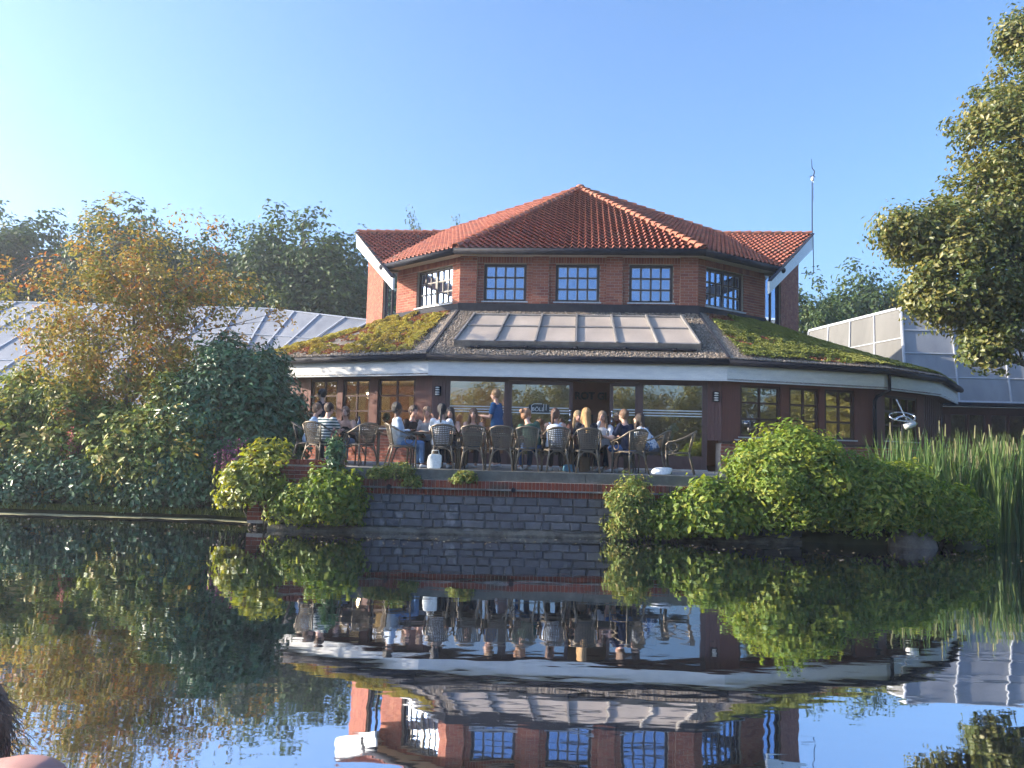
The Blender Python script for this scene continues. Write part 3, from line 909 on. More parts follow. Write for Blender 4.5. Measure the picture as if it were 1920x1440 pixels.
def door_leaf(a, b, handle_u, skip=None):
    d = MB()
    d.bbox(B, off + a, off + a + .09, -.085, -.02, dz0, 3.32); d.bbox(B, off + b - .09, off + b, -.085, -.02, dz0, 3.32)
    d.bbox(B, off + a + .09, off + b - .09, -.085, -.022, dz0, dz0 + .28); d.bbox(B, off + a + .09, off + b - .09, -.085, -.022, 3.23, 3.32)
    leaf = d.build("door", M['doorframe'], bld)
    g = MB(); g.bbox(B, off + a + .09, off + b - .09, -.055, -.045, dz0 + .28, 3.23); g.build("pane", M['glass_door'], leaf)
    stripes(a + .09, b - .09, leaf, skip)
    h = MB(); u = off + handle_u
    h.tube([B(u, .045, 2.36), B(u, .045, 2.60)], .013, 8)
    for z in (2.36, 2.60): h.ell(B(u, .04, z), (.034, .034, .034)); h.tube([B(u, -.03, z), B(u, .04, z)], .016, 8)
    h.build("handle", M['chrome'], leaf, True)
    return leaf
dl = door_leaf(-1.64, -0.05, -0.11, (-1.13, -0.62))
door_leaf(0.85, 1.56, 0.91)
# badge on the left leaf
bx = MB(); bx.bbox(B, off - 1.13, off - 0.62, -.0445, -.040, 2.54, 2.74); bx.build("badge", mat_plain("badge_film", (.02, .03, .035), .4), dl)
ol = MB()
pts = [(-1.06, 2.55), (-1.06, 2.72), (-1.0, 2.76), (-.8, 2.76)]
for (a, c), (b, d_) in zip(pts, pts[1:]): ol.bar(B(off + a, -.038, c), B(off + b, -.038, d_), .006, .014, up=(0, 0, 1) if abs(a - b) > .02 else (1, 0, 0))
for a in (-.76, -.70): ol.bar(B(off + a, -.038, 2.6), B(off + a, -.038, 2.76), .006, .014, up=(1, 0, 0))
ol.build("badge_outline", M['stripe'], dl)
def text(body, size, B_, u, v, z, mat, parent, ext=0.004, name="lettering", bold=0.0):
    cu = bpy.data.curves.new(name, 'FONT'); cu.body = body; cu.size = size; cu.extrude = ext; cu.offset = bold; cu.align_x = 'CENTER'; cu.align_y = 'CENTER'
    o = bpy.data.objects.new(name, cu); COL.objects.link(o)
    dg = bpy.context.evaluated_depsgraph_get(); me = bpy.data.meshes.new_from_object(o.evaluated_get(dg)); bpy.data.objects.remove(o)
    me.materials.clear(); me.materials.append(mat)
    t = link(name, me, parent); U = B_.U; Nn = B_.N; Z = Vector((0, 0, 1))
    t.matrix_local = Matrix.Translation(B_(u, v, z)) @ Matrix((U, Z, Nn)).transposed().to_4x4()
    return t
text("BÖLL", .13, B, off - 0.90, -.036, 2.62, M['stripe'], dl)
th = MB(); th.box(-3.2, 3.2, -.16, 0.02, TZ + .004, TZ + .03); th.build("threshold", mat_noise("pale_threshold", (.42, .42, .42), (.55, .55, .54), 6, .6), bld)

# wall lamps on the piers
for s in (1, -1):
    rot = Matrix.Rotation(BYAW, 3, 'Z')
    lo_ = BO + rot @ Vector((s * 3.4, -.02, 3.02))
    wl = empty("wall_lamp", lo_, BYAW)
    tag(wl, "small grey bulkhead lamp on the board pier " + ("right of the doors by the brick plinth" if s > 0 else "left of the glazed doors"), "lamp", "bulkhead lamps on the board piers")
    b_ = MB(); b_.ell((0, -.02, 0), (.085, .06, .13)); b_.box(-.08, .08, -.015, .02, -.12, .12); b_.build("housing", M['gutter'], wl, True)
    b_ = MB()
    for z in (-.085, -.03, .03, .085): b_.ell((0, -.06, z), (.058, .035, .02))
    b_.build("louvre", M['lampwhite'], wl, True)

# side bays: boards, windows with glazing bars, brick apron
low_holes = [(0.5, 1.65), (1.9, 2.78), (2.95, 3.86)]
M['shelf'] = mat_noise("pale_sill", (.40, .40, .42), (.5, .5, .52), 6, .6)
for s in (1, -1):
    B = Basis(sx(W0, s), sx(W1, s))
    brick_wall(B, -.02, B.L, TZ - .02, 1.90, own=1, thick=.25)
    dk = MB(); dk.bbox(B, 0, B.L, -.2, .04, 1.90, 1.965); dk.build("sill_board", M['framelow'], bld)
    wd = MB()
    edges = [0.0] + [x for h in low_holes for x in h] + [B.L]
    for a, b in zip(edges[0::2], edges[1::2]):
        wd.bbox(B, a + .002, b - .002, -.16, 0, 1.967, 3.43)
    for a, b in low_holes: wd.bbox(B, a, b, -.16, -.004, 3.345, 3.43); wd.bbox(B, a, b, -.16, -.004, 1.967, 2.08)
    wd.build("timber_wall", M['wood'], bld)
    for (a, b) in low_holes:
        window(B, a, b, 2.08, 3.345, 2, 3, M['framelow'], M['glass_low'], v=-.03, fw=.06, bar=.045, sill=True, sillmat=M['shelf'])
    B = Basis(sx(W1, s), sx(W2, s))
    brick_wall(B, .02, B.L, TZ - .02, 1.90, thick=.25)
    dk = MB(); dk.bbox(B, 0, B.L, -.2, .04, 1.90, 1.965); dk.build("sill_board", M['framelow'], bld)
    wd = MB(); wd.bbox(B, .0, .56, -.16, 0, 1.967, 3.43); wd.bbox(B, 2.45, B.L, -.16, 0, 1.967, 3.43); wd.bbox(B, .56, 2.45, -.16, -.004, 3.3, 3.43); wd.bbox(B, .56, 2.45, -.16, -.004, 1.967, 2.1)
    wd.build("timber_wall", M['wood'], bld)
    window(B, .56, 2.45, 2.1, 3.3, 4, 3, M['framelow'], M['glass_low'], v=-.03, fw=.06, bar=.04, sillmat=M['shelf'])
    B = Basis(sx(W2, s), sx(W3, s))
    wd = MB(); k = 0; u = 0.02
    while u < B.L: wd.bbox(B, u, min(u + .19, B.L), -.16, .02 * (k % 2), 1.2, 3.43); u += .2; k += 1
    wd.build("board_wall", M['wood2'], bld)
tag(brick_rest.build("bricks_field", M['brick'], bld), kind="stuff")
# downpipe on the right bay
dp = MB(); B = Basis(W0, W1)
dp.tube([B(B.L + .1, .42, 3.80), B(B.L + .1, .42, 3.36), B(B.L - .02, .12, 3.22), B(B.L - .05, .07, 3.1), B(B.L - .05, .07, 1.3)], .045, 8)
dp.build("downpipe", M['gutter'], bld, True)
# interior: floor, ceiling, back walls, sign
it = MB(); it.prism([(-3.3, .05), (3.3, .05), (7.4, 1.75), (9.4, 3.7), (9.4, 9), (-9.4, 9), (-9.4, 3.7), (-7.4, 1.75)], TZ - .1, TZ + .005); it.build("inner_floor", mat_noise("tile_floor", (.12, .07, .05), (.18, .10, .07), 3, .6), bld)
it = MB(); it.prism([(-3.3, .2), (3.3, .2), (7.3, 1.9), (9.3, 3.8), (9.3, 9), (-9.3, 9), (-9.3, 3.8), (-7.3, 1.9)], 3.56, 3.62); it.build("inner_ceiling", mat_noise("cream_ceiling", (.45, .38, .28), (.55, .47, .35), 1.5, .8), bld)
M['clay'] = mat_noise("terracotta_wall", (.46, .25, .18), (.56, .32, .24), 2, .8)
iw = MB(); iw.box(-1.9, 2.3, 2.6, 2.7, TZ, 3.56); iw.build("inner_wall", M['clay'], bld)
iw = MB(); iw.box(-9.2, -1.9, 6.4, 6.5, TZ, 3.56); iw.build("inner_wall", M['clay'], bld)
iw = MB(); iw.box(2.3, 9.2, 6.4, 6.5, TZ, 3.56); iw.build("inner_wall", M['clay'], bld)
M['cream'] = mat_noise("cream_panel", (.60, .48, .30), (.70, .58, .38), 1.2, .7)
for cx, w in ((-8.0, .5), (-7.2, .5), (-6.3, .35), (-5.2, .55), (-4.3, .45), (-3.5, .3)):
    m_ = MB(); m_.box(cx - w / 2, cx + w / 2, 6.33, 6.39, TZ + .25, 3.3); m_.build("cream_panel", M['cream'], bld)
ct = MB(); ct.box(-.6, 1.1, 2.1, 2.5, TZ, 2.2); ct.build("counter", M['wood'], bld)
mn = MB(); mn.box(-.3, .5, 2.50, 2.58, 2.1, 2.62); mn.ell((.1, 2.54, 2.62), (.2, .04, .12)); mn.build("menu_board", M['dark'], bld)
mn = MB(); mn.box(.85, 1.3, 2.5, 2.58, 1.9, 2.6); mn.build("menu_board", M['dark'], bld)
Bs = Basis((-1.9, 2.58), (2.3, 2.58))
text("ROT GI", .27, Bs, 2.33, .008, 3.13, mat_plain("black_letters", (.008, .007, .008), .5), bld, .012, bold=.012)
# pendant lamps seen lit through the left windows
for i, (x_, y_, lb) in enumerate(((-4.6, 3.4, "lit pendant lamp inside the left bay behind the middle window"), (-6.3, 4.2, "lit pendant lamp inside the left bay behind the window nearest the shrub"))):
    rot = Matrix.Rotation(BYAW, 3, 'Z')
    pe = empty("pendant_lamp", BO + rot @ Vector((x_, y_, 3.2)))
    tag(pe, lb, "lamp", "pendant lamps inside")
    mb = MB(); mb.tube([(0, 0, .06), (0, 0, .36)], .008, 6); mb.build("cord", M['gutter'], pe)
    mb = MB(); mb.loft([((0, 0, .0), (.13, 0, 0), (0, .13, 0)), ((0, 0, .06), (.09, 0, 0), (0, .09, 0)), ((0, 0, .1), (.02, 0, 0), (0, .02, 0))]); mb.build("shade", M['lampwhite'], pe, True)
    m_, nt_, p_ = new_mat("lamp_bulb"); p_.inputs["Emission Color"].default_value = (1, .75, .45, 1); p_.inputs["Emission Strength"].default_value = 6
    mb = MB(); mb.ell((0, 0, -.03), (.045, .045, .045)); mb.build("bulb", m_, pe, True)
    ld = bpy.data.lights.new("pendant_light", 'POINT'); ld.energy = 22; ld.color = (1, .76, .48); ld.shadow_soft_size = .08
    lo_ = link("pendant_light", ld, pe); lo_.location = (0, 0, -.14)

# ------------------------------------------------------------------ skirt roof: gravel, sedum, skylights
Uz = 5.42
def V3(p, z, s=1): return Vector((s * p[0], p[1], z))
rs = MB()
rs.add([V3(G0, ZG, -1), V3(G0, ZG), V3((U0[0], 2.0), Uz), V3((U0[0], 2.0), Uz, -1)], [(0, 1, 2, 3)])
quads = {}
for s in (1, -1):
    q1 = [V3(G0, ZG, s), V3(G1, ZG, s), V3(U1, Uz, s), V3(U0, Uz, s)]
    q2 = [V3(G1, ZG, s), V3(G2, ZG, s), V3((6.45, 6.2), 5.5, s), V3(U1, Uz, s)]
    q3 = [V3(G2, ZG, s), V3(G3, ZG, s), V3(U2, 5.5, s), V3((6.45, 6.2), 5.5, s)]
    quads[s] = [q1, q2, q3]
    for q in quads[s]: rs.add(q, [(0, 1, 2, 3)])
M['gravelbed'] = mat_noise("gravel_bed", (.10, .085, .07), (.24, .21, .18), 28, .95, .8, bscale=60)
rs.build("skirt_roof", M['gravelbed'], bld)
def bil(q, a, b): return q[0] * (1 - a) * (1 - b) + q[1] * a * (1 - b) + q[2] * a * b + q[3] * (1 - a) * b
# gravel stones
octv = np.array([(1, 0, 0), (-1, 0, 0), (0, 1, 0), (0, -1, 0), (0, 0, 1), (0, 0, -1)], float)
octf = np.array([(0, 2, 4), (2, 1, 4), (1, 3, 4), (3, 0, 4), (2, 0, 5), (1, 2, 5), (3, 1, 5), (0, 3, 5)])
gp = []
front = [V3(G0, ZG, -1), V3(G0, ZG), V3(U0, Uz), V3(U0, Uz, -1)]
for _ in range(14000): gp.append(bil(front, random.random(), random.random()))
for s in (1, -1):
    for _ in range(3200):
        b = random.random(); a = abs(random.gauss(0, .075)) * (1.0 - .1 * b) + 0
        gp.append(bil(quads[s][0], min(a, .3), b))
    for k in range(2):
        for _ in range(1500): gp.append(bil(quads[s][k], random.random(), abs(random.gauss(0, .035))))
gp = np.array([tuple(p) for p in gp])
n = len(gp)
sc = RNG.uniform(.016, .032, (n, 1, 1)) * RNG.uniform(.6, 1.2, (n, 1, 3))
an = RNG.uniform(0, 6.28, n); ca, sa = np.cos(an), np.sin(an)
P = octv[None] * sc
P = np.stack([P[..., 0] * ca[:, None] - P[..., 1] * sa[:, None], P[..., 0] * sa[:, None] + P[..., 1] * ca[:, None], P[..., 2]], -1) + gp[:, None] + np.array([0, 0, .012])
F = (octf[None] + (np.arange(n) * 6)[:, None, None]).reshape(-1, 3)
M['pebble'] = mat_pieces("roof_pebble", [(.14, .12, .10), (.30, .26, .22), (.42, .38, .33), (.22, .17, .13), (.36, .31, .26)], .9, 20, .2)
o = np_mesh("gravel", P.reshape(-1, 3), F, M['pebble'], bld, rnd=np.repeat(RNG.random(n) * .98 + .01, 6)); tag(o, kind="stuff")
# sedum: cushions of small leaves
def leaf_geo(C, size, Nrm, rng, elong=1.8, fold=0.12):
    n = len(C)
    a = rng.normal(size=(n, 3)); a -= Nrm * np.sum(a * Nrm, 1, keepdims=True); a /= np.linalg.norm(a, axis=1, keepdims=True) + 1e-9
    b = np.cross(Nrm, a)
    L = (size * rng.uniform(.7, 1.3, n))[:, None] if np.ndim(size) == 0 else (size * rng.uniform(.7, 1.3, n))[:, None]
    W = L / elong
    v0 = C - a * L * .5; v1 = C + b * W * .5 + Nrm * L * fold; v2 = C + a * L * .5 - Nrm * L * fold * .5; v3 = C - b * W * .5 + Nrm * L * fold
    V = np.stack([v0, v1, v2, v3], 1).reshape(-1, 3)
    i = np.arange(n) * 4
    F = np.concatenate([np.stack([i, i + 1, i + 2], 1), np.stack([i, i + 2, i + 3], 1)])
    return V, F
def unit(v): return v / (np.linalg.norm(v, axis=1, keepdims=True) + 1e-9)
M['sedumL'] = mat_leaf("sedum_yellow", [(.30, .10, .06), (.34, .27, .07), (.50, .42, .09), (.42, .40, .10), (.58, .48, .13)], .15, .7, .2)
M['sedumR'] = mat_leaf("sedum_green", [(.30, .085, .06), (.16, .20, .05), (.22, .25, .06), (.27, .29, .075), (.33, .33, .10)], .15, .7, .2)
for s in (1, -1):
    Cs, Rn = [], []
    rng = np.random.default_rng(5 + s)
    for qi, q in enumerate(quads[s]):
        area = (q[1] - q[0]).length * (q[3] - q[0]).length
        m_ = int(2300 * area * (.9 if qi == 0 else .7))
        A = rng.random(m_); Bb = rng.random(m_)
        if qi == 0: keep = A > (.10 if s < 0 else .085) + .05 * rng.random(m_); A, Bb = A[keep], Bb[keep]
        keep = Bb > .035; A, Bb = A[keep], Bb[keep]
        Q = [np.array(x_) for x_ in q]
        pts = Q[0] * ((1 - A) * (1 - Bb))[:, None] + Q[1] * (A * (1 - Bb))[:, None] + Q[2] * (A * Bb)[:, None] + Q[3] * ((1 - A) * Bb)[:, None]
        for p_, bb_, aa_ in zip(pts, Bb, A):
            f1 = mnoise.noise(Vector((p_[0] * (1.5 if s < 0 else .9), p_[1] * 1.5, p_[2] * 2.6 + s * 9)))
            f2 = mnoise.noise(Vector((p_[0] * 5, p_[1] * 5, p_[2] * 7)))
            f3 = mnoise.noise(Vector((p_[0] * .6, p_[1] * .6, 4)))
            f = f1 + .45 * f2
            th = -.10 if s < 0 else -.55
            red = (s > 0 and qi == 0 and bb_ > .80 and aa_ < .42) or (s < 0 and qi == 0 and bb_ > .86 and aa_ < .62)
            if f < th or red:
                if f < th - .25 and not red: continue
                if rng.random() < .5: continue
                h = .015 + .03 * rng.random(); r = .0 + .12 * rng.random()
            else:
                h = (.17 if s < 0 else .09) * min(1, (f - th) * 2.6) * (.75 + .35 * f2) + .02
                r = min(1, max(.22, .5 + .55 * f3 + .28 * (rng.random() - .5) + .3 * f2))
            Cs.append((p_[0], p_[1], p_[2] + h)); Rn.append(r)
    C = np.array(Cs); n = len(C)
    Nn = unit(rng.normal(size=(n, 3)) * .55 + np.array([0, -.3, 1]))
    V, F = leaf_geo(C, .06, Nn, rng, 1.3, .2)
    o = np_mesh("sedum", V, F, M['sedumL' if s < 0 else 'sedumR'], bld, rnd=np.repeat(np.array(Rn), 4)); tag(o, kind="stuff")
# hip seams
for s in (1, -1):
    h = MB(); h.bar(V3(G0, ZG + .035, s), V3(U0, Uz + .03, s), .07, .03); h.build("hip_flashing", M['flash'], bld)
# skylight bank on the front slope: two rows of six tilted lights
up = (V3(U0, Uz) - V3(G0, ZG)); upy = Vector((0, 2.0 - G0[1], Uz - ZG)).normalized(); nn = Vector((0, -upy.z, upy.y))
org = Vector((0, G0[1], ZG))
def SP(u, v, h): return org + Vector((u, 0, 0)) + upy * v + nn * h
sky_fr = MB()
M['alu'] = mat_noise("skylight_frame", (.26, .25, .25), (.38, .37, .36), 6, .4, metallic=.4)
v0, v1 = .42, 2.12
def width(v): return 2.98 - (2.98 - 2.70) * (v - v0) / (v1 - v0)
vm = v0 + (v1 - v0) * .56
def hq(u0, u1, w0, w1, va, vb, h0, h1, mb):
    mb.hexa([SP(u0, va, h0), SP(u1, va, h0), SP(w1, vb, h0), SP(w0, vb, h0), SP(u0, va, h1), SP(u1, va, h1), SP(w1, vb, h1), SP(w0, vb, h1)])
hq(-width(v0) - .03, width(v0) + .03, -width(v1) - .03, width(v1) + .03, v0 - .03, v1 + .03, .02, .14, sky_fr)
bank = sky_fr.build("skylight_bank", M['alu'], bld)
m, nt, p = new_mat("skylight_sheet")
p.inputs["Roughness"].default_value = .32; p.inputs["Specular IOR Level"].default_value = .7
tc = N(nt, "ShaderNodeTexCoord"); nz = N(nt, "ShaderNodeTexNoise"); nz.inputs["Scale"].default_value = 1.3; nz.inputs["Detail"].default_value = 6
cr = N(nt, "ShaderNodeValToRGB"); cr.color_ramp.elements[0].color = (.38, .33, .29, 1); cr.color_ramp.elements[1].color = (.50, .435, .38, 1); cr.color_ramp.elements[0].position = .35; cr.color_ramp.elements[1].position = .7
nt.links.new(tc.outputs["Object"], nz.inputs["Vector"]); nt.links.new(nz.outputs[0], cr.inputs[0]); nt.links.new(cr.outputs[0], p.inputs["Base Color"])
M['sheet'] = m
for r, (va, vb) in enumerate(((v0, vm), (vm, v1))):
    for c in range(6):
        f = lambda k, v: -width(v) + 2 * width(v) * k / 6
        g = MB(); e = .028
        hq(f(c, va) + e, f(c + 1, va) - e, f(c, vb) + e, f(c + 1, vb) - e, va + e, vb - e, .12, .165, g)
        g.build("skylight_pane", M['sheet'], bank)
rl = MB()
for k in range(7):
    f = lambda v: -width(v) + 2 * width(v) * k / 6
    hq(f(v0) - .022, f(v0) + .022, f(v1) - .022, f(v1) + .022, v0 - .04, v1 + .02, .14, .235, rl)
for v in (v0, vm, v1): hq(-width(v), width(v), -width(v), width(v), v - .028, v + .028, .14, .20, rl)
rl.build("glazing_bars", M['alu'], bank)
kb = MB(); kb.tube([SP(-2.6, v0 - .1, .06), SP(2.9, v0 - .1, .06)], .03, 6)
for k in range(5): kb.box(*[0] * 6) if False else kb.ell(SP(-2.4 + 1.2 * k, v0 - .09, .06), (.07, .05, .05))
kb.build("pipe", M['gutter'], bank)
cb = MB(); cb.tube([SP(2.0, 2.3, .06), SP(2.2, 2.36, .1), SP(2.45, 2.33, .08), SP(2.6, 2.2, .05)], .05, 8); cb.build("cable_duct", M['gutter'], bank, True)

# ------------------------------------------------------------------ glasshouses
M['poly'] = mat_noise("polycarbonate", (.23, .24, .26), (.33, .34, .36), .8, .55, stretch=(1.2, .5, .5), spec=.6)
M['poly2'] = mat_noise("polycarbonate_darkened", (.10, .10, .095), (.16, .16, .152), .7, .7, stretch=(2, 2, .3), spec=.6)  # darker copy of the sheet colour, offsets sun glare on the left-facing facet
M['bar'] = mat_noise("white_glazing_bar", (.44, .47, .52), (.55, .58, .62), 5, .5)
def glasshouse(name, label, quad_list, matp):
    """quad_list: (corner a bottom-left, b bottom-right, c top-right, d top-left, columns, rows)"""
    a0 = Vector(quad_list[0][0])
    g = empty(name, (a0.x, a0.y, 0)); tag(g, label, "greenhouse")
    o = Vector((a0.x, a0.y, 0))
    for a, b, c, d, nc, nr, mt in quad_list:
        a, b, c, d = [Vector(x) - o for x in (a, b, c, d)]
        nrm = (b - a).cross(d - a).normalized()
        if nrm.y > 0: nrm = -nrm
        q = [a, b, c, d]
        bars = MB()
        for i in range(nc + 1):
            bars.bar(bil(q, i / nc, 0) + nrm * .03, bil(q, i / nc, 1) + nrm * .03, .05, .05, up=nrm)
        for j in range(nr + 1):
            bars.bar(bil(q, 0, j / nr) + nrm * .022, bil(q, 1, j / nr) + nrm * .022, .035 if 0 < j < nr else .10, .04, up=nrm)
        bars.build("glazing_bars", M['bar'], g)
        for i in range(nc):
            for j in range(nr):
                e = .004
                p4 = [bil(q, (i + e) / nc, j / nr), bil(q, (i + 1 - e) / nc, j / nr), bil(q, (i + 1 - e) / nc, (j + 1) / nr), bil(q, (i + e) / nc, (j + 1) / nr)]
                jit = nrm * random.uniform(-.012, .012)
                mb = MB(); mb.hexa([x - nrm * .012 + jit for x in p4] + [x + jit for x in p4]); mb.build("panel", mt, g)
    return g, o
gl_, o_ = glasshouse("greenhouse", "pale glasshouse with long sloping panels behind the rowan tree", [
    ((-34, 25.5, 2.65), (-9.6, 25.5, 2.65), (-11.1, 36, 7.57), (-34, 36, 7.57), 18, 3, M['poly']),
    ((-9.6, 25.5, 2.65), (-9.0, 26.6, 3.2), (-6.2, 34.6, 6.95), (-11.1, 36, 7.57), 4, 3, M['poly'])], None)
mb = MB(); mb.box(-34 - o_.x, -10 - o_.x, 25.8 - o_.y, 26 - o_.y, .8, 2.6); mb.build("wall", M['wood2'], gl_)
gr_, o_ = glasshouse("greenhouse", "steep pale glasshouse to the right of the restaurant behind the big tree", [
    ((14.85, 30.0, 3.76), (34, 29.2, 3.76), (34, 30.4, 7.5), (15.25, 31.2, 7.5), 10, 4, M['poly']),
    ((13.7, 37.6, 3.76), (14.85, 30.0, 3.76), (15.25, 31.2, 7.5), (14.1, 37.8, 7.5), 4, 3, M['poly2'])], None)
mb = MB()
mb.bar(Vector((14.6, 29.85, 3.66)) - o_, Vector((34, 29.05, 3.66)) - o_, .14, .16); mb.build("gutter", M['gutter'], gr_)
Bq = Basis((14.9, 30.3), (34, 29.5), c=(20, 60))
mb = MB()
o2 = Vector((o_.x, o_.y, 0))
class OB:
    def __init__(s, B, o): s.B, s.o = B, o
    def __call__(s, u, v, z): return s.B(u, v, z) - s.o
Bo = OB(Bq, o2)
mb.bbox(Bo, 0, 19, -.2, 0, 1.0, 2.3); mb.build("apron", M['wood'], gr_)
mb = MB(); mb.bbox(Bo, 0, 19, -.2, 0, 3.3, 3.6); mb.build("lintel", M['wood'], gr_)
for k in range(13):
    mb = MB(); mb.bbox(Bo, k * 1.5, k * 1.5 + .22, -.2, .01, 2.3, 3.3); mb.build("post", M['wood'], gr_)
    mb = MB(); mb.bbox(Bo, k * 1.5 + .84, k * 1.5 + .9, -.18, -.01, 2.3, 3.3); mb.build("mullion", M['wood'], gr_)
for k in range(12):
    g = MB(); g.bbox(Bo, k * 1.5 + .22, k * 1.5 + 1.5, -.11, -.1, 2.3, 3.3); g.build("pane", M['glass_low'], gr_)
mb = MB(); mb.bbox(Bo, -.5, 19, -3, -2.9, 1, 3.6); mb.build("inner_wall", M['clay'], gr_)
# ------------------------------------------------------------------ vegetation
def px_at(px, py, Y):
    """helper used while laying out: the point at depth Y that a picture position (1920 wide) looks at"""
    d = _f + _r * ((px - 960) / 1500.0) - _u * ((py - 720) / 1500.0)
    t = Y / d.y
    return Vector((0, 0, H_EYE)) + d * t

M['bark'] = mat_noise("bark", (.05, .038, .028), (.12, .095, .075), 9, .9, .8, stretch=(3, 3, .6))
M['barkpale'] = mat_noise("pale_bark", (.16, .14, .12), (.30, .27, .24), 9, .85, .6, stretch=(3, 3, .6))
M['leaf_rowan'] = mat_leaf("rowan_leaf", [(.09, .125, .035), (.17, .19, .045), (.26, .24, .06), (.33, .26, .065), (.34, .19, .06), (.30, .12, .045)], .36, .5)
M['leaf_dark'] = mat_leaf("rhododendron_leaf", [(.038, .097, .045), (.070, .155, .064), (.102, .199, .083), (.161, .274, .113)], .12, .35, .5)
M['leaf_mix'] = mat_leaf("border_leaf", [(.066, .121, .036), (.132, .210, .053), (.221, .287, .066), (.376, .353, .089), (.442, .287, .089)], .3, .5)
M['leaf_far'] = mat_leaf("far_tree_leaf", [(.024, .047, .020), (.047, .084, .026), (.071, .121, .034), (.126, .168, .042)], .25, .55)
M['leaf_oak'] = mat_leaf("oak_leaf", [(.041, .065, .017), (.072, .109, .023), (.123, .145, .032), (.217, .203, .051), (.290, .246, .072)], .32, .42, .5)
M['leaf_bright'] = mat_leaf("bright_bush_leaf", [(.06, .13, .02), (.11, .19, .03), (.18, .265, .038), (.29, .33, .048), (.42, .40, .075)], .4, .5)
M['leaf_yel'] = mat_leaf("yellow_green_leaf", [(.100, .157, .025), (.186, .243, .034), (.315, .329, .043), (.458, .415, .072)], .35, .4, .5)
M['leaf_willow'] = mat_leaf("willow_leaf", [(.070, .091, .025), (.154, .168, .035), (.266, .238, .049), (.350, .266, .063)], .3, .5)
M['reedm'] = mat_leaf("reed_blade", [(.06, .13, .04), (.09, .17, .05), (.14, .21, .06), (.24, .26, .09), (.44, .40, .26)], .35, .5)
M['grassm'] = mat_leaf("bank_grass", [(.070, .112, .025), (.126, .168, .035), (.224, .238, .056), (.364, .308, .112)], .3, .6)
M['purple'] = mat_leaf("loosestrife_flower", [(.06, .08, .03), (.16, .06, .12), (.24, .09, .18), (.30, .12, .22)], .3, .6)
M['pink'] = mat_leaf("pink_flower", [(.45, .16, .16), (.6, .25, .24), (.5, .2, .15)], .3, .6)

def clumped(center, radii, ncl, per, crad, rng, shell=0.55, flat=1.0, low=-1.0, lump=0.3):
    """leaf centres in clusters spread through an uneven ellipsoid; returns points, outward normals, cluster random, cluster centres"""
    d = unit(rng.normal(size=(ncl * 2, 3)))
    d = d[d[:, 2] > low][:ncl]
    ncl = len(d)
    lum = np.array([1 + lump * mnoise.noise(Vector(tuple(x * 2.1 + center[0]))) + lump * .6 * mnoise.noise(Vector(tuple(x * 4.7 + 5.0))) for x in d])
    r = (shell + (1 - shell) * rng.random(ncl)) ** 0.7 * lum
    cc = d * r[:, None] * np.array(radii) + np.array(center)
    k = rng.poisson(per, ncl) + 1
    idx = np.repeat(np.arange(ncl), k)
    off = np.clip(rng.normal(size=(len(idx), 3)), -1.55, 1.55) * np.array([1, 1, .75 * flat]) * crad * (.6 + .6 * rng.random(ncl))[idx][:, None]
    pts = cc[idx] + off
    nrm = unit(off / crad * .8 + d[idx] * .6 + np.array([0, 0, .7]) + rng.normal(size=pts.shape) * .6)
    crnd = rng.random(ncl)
    return pts, nrm, crnd[idx], cc

def foliage(name, pts, nrm, size, mat, parent, rng, crnd, elong=1.8, mixr=.55, fold=.12):
    V, F = leaf_geo(pts, size, nrm, rng, elong, fold)
    n = len(pts)
    r = np.clip(crnd * mixr + rng.random(n) * (1 - mixr), 0, 1)
    return np_mesh(name, V, F, mat, parent, rnd=np.repeat(r, 4))

def limb(mb, a, b, ra, rb, rng, bend=.12, n=5, sides=6):
    a = Vector(a); b = Vector(b); L = (b - a).length
    pts = []
    o = Vector(rng.normal(size=3)) * L * bend
    for i in range(n + 1):
        t = i / n
        pts.append(a.lerp(b, t) + o * math.sin(math.pi * t) + Vector((0, 0, .08 * L * math.sin(math.pi * t))) + Vector(rng.normal(size=3)) * L * .012)
    pts[0] = a; pts[-1] = b
    mb.tube(pts, [ra + (rb - ra) * (i / n) ** .8 for i in range(n + 1)], sides)
    return pts

def tree(name, base, height, center, radii, ncl, per, crad, leaf, lmat, bmat, label, group=None, seed=1, r0=.2, limbs=10, shell=.4, elong=1.8, lump=.35, low=-.8, twigs=True, cat="tree", flat=1.0, lean=(0, 0), mixr=.55):
    rng = np.random.default_rng(seed)
    root = empty(name, base); tag(root, label, cat, group)
    pts, nrm, cr, cc = clumped(center, radii, ncl, per, crad, rng, shell, flat, low, lump)
    tk = MB()
    top = Vector(center) + Vector((lean[0], lean[1], radii[2] * .55))
    tp = limb(tk, (0, 0, -.15), top, r0, r0 * .15, rng, .03, 8, 9)
    pick = rng.choice(len(cc), min(limbs, len(cc)), replace=False)
    for i in pick:
        tgt = Vector(cc[i]); j = int(np.clip(2 + rng.integers(0, 5), 1, 7))
        zt = [k for k, q in enumerate(tp) if q.z < tgt.z]
        j = min(max(zt[-1] - int(rng.integers(0, 2)) if zt else 1, 1), len(tp) - 2)
        st = tp[j]
        lp = limb(tk, st, tgt, r0 * .42 * (1 - j / 10), r0 * .06, rng, .1, 5, 5)
        if twigs:
            near = np.argsort(np.linalg.norm(cc - np.array(tgt), axis=1))[1:5]
            for q in near:
                limb(tk, lp[3], cc[q], r0 * .13, r0 * .03, rng, .1, 3, 4)
    tk.build("trunk", bmat, root, True)
    foliage("crown", pts, nrm, leaf, lmat, root, rng, cr, elong, mixr)
    return root

def copy_tree(src, loc, sc, rz, label, group):
    c = src.copy(); COL.objects.link(c); c.location = loc; c.scale = sc; c.rotation_euler = (0, 0, rz)
    c["label"] = label; c["group"] = group
    for ch in src.children:
        k = ch.copy(); COL.objects.link(k); k.parent = c
    return c

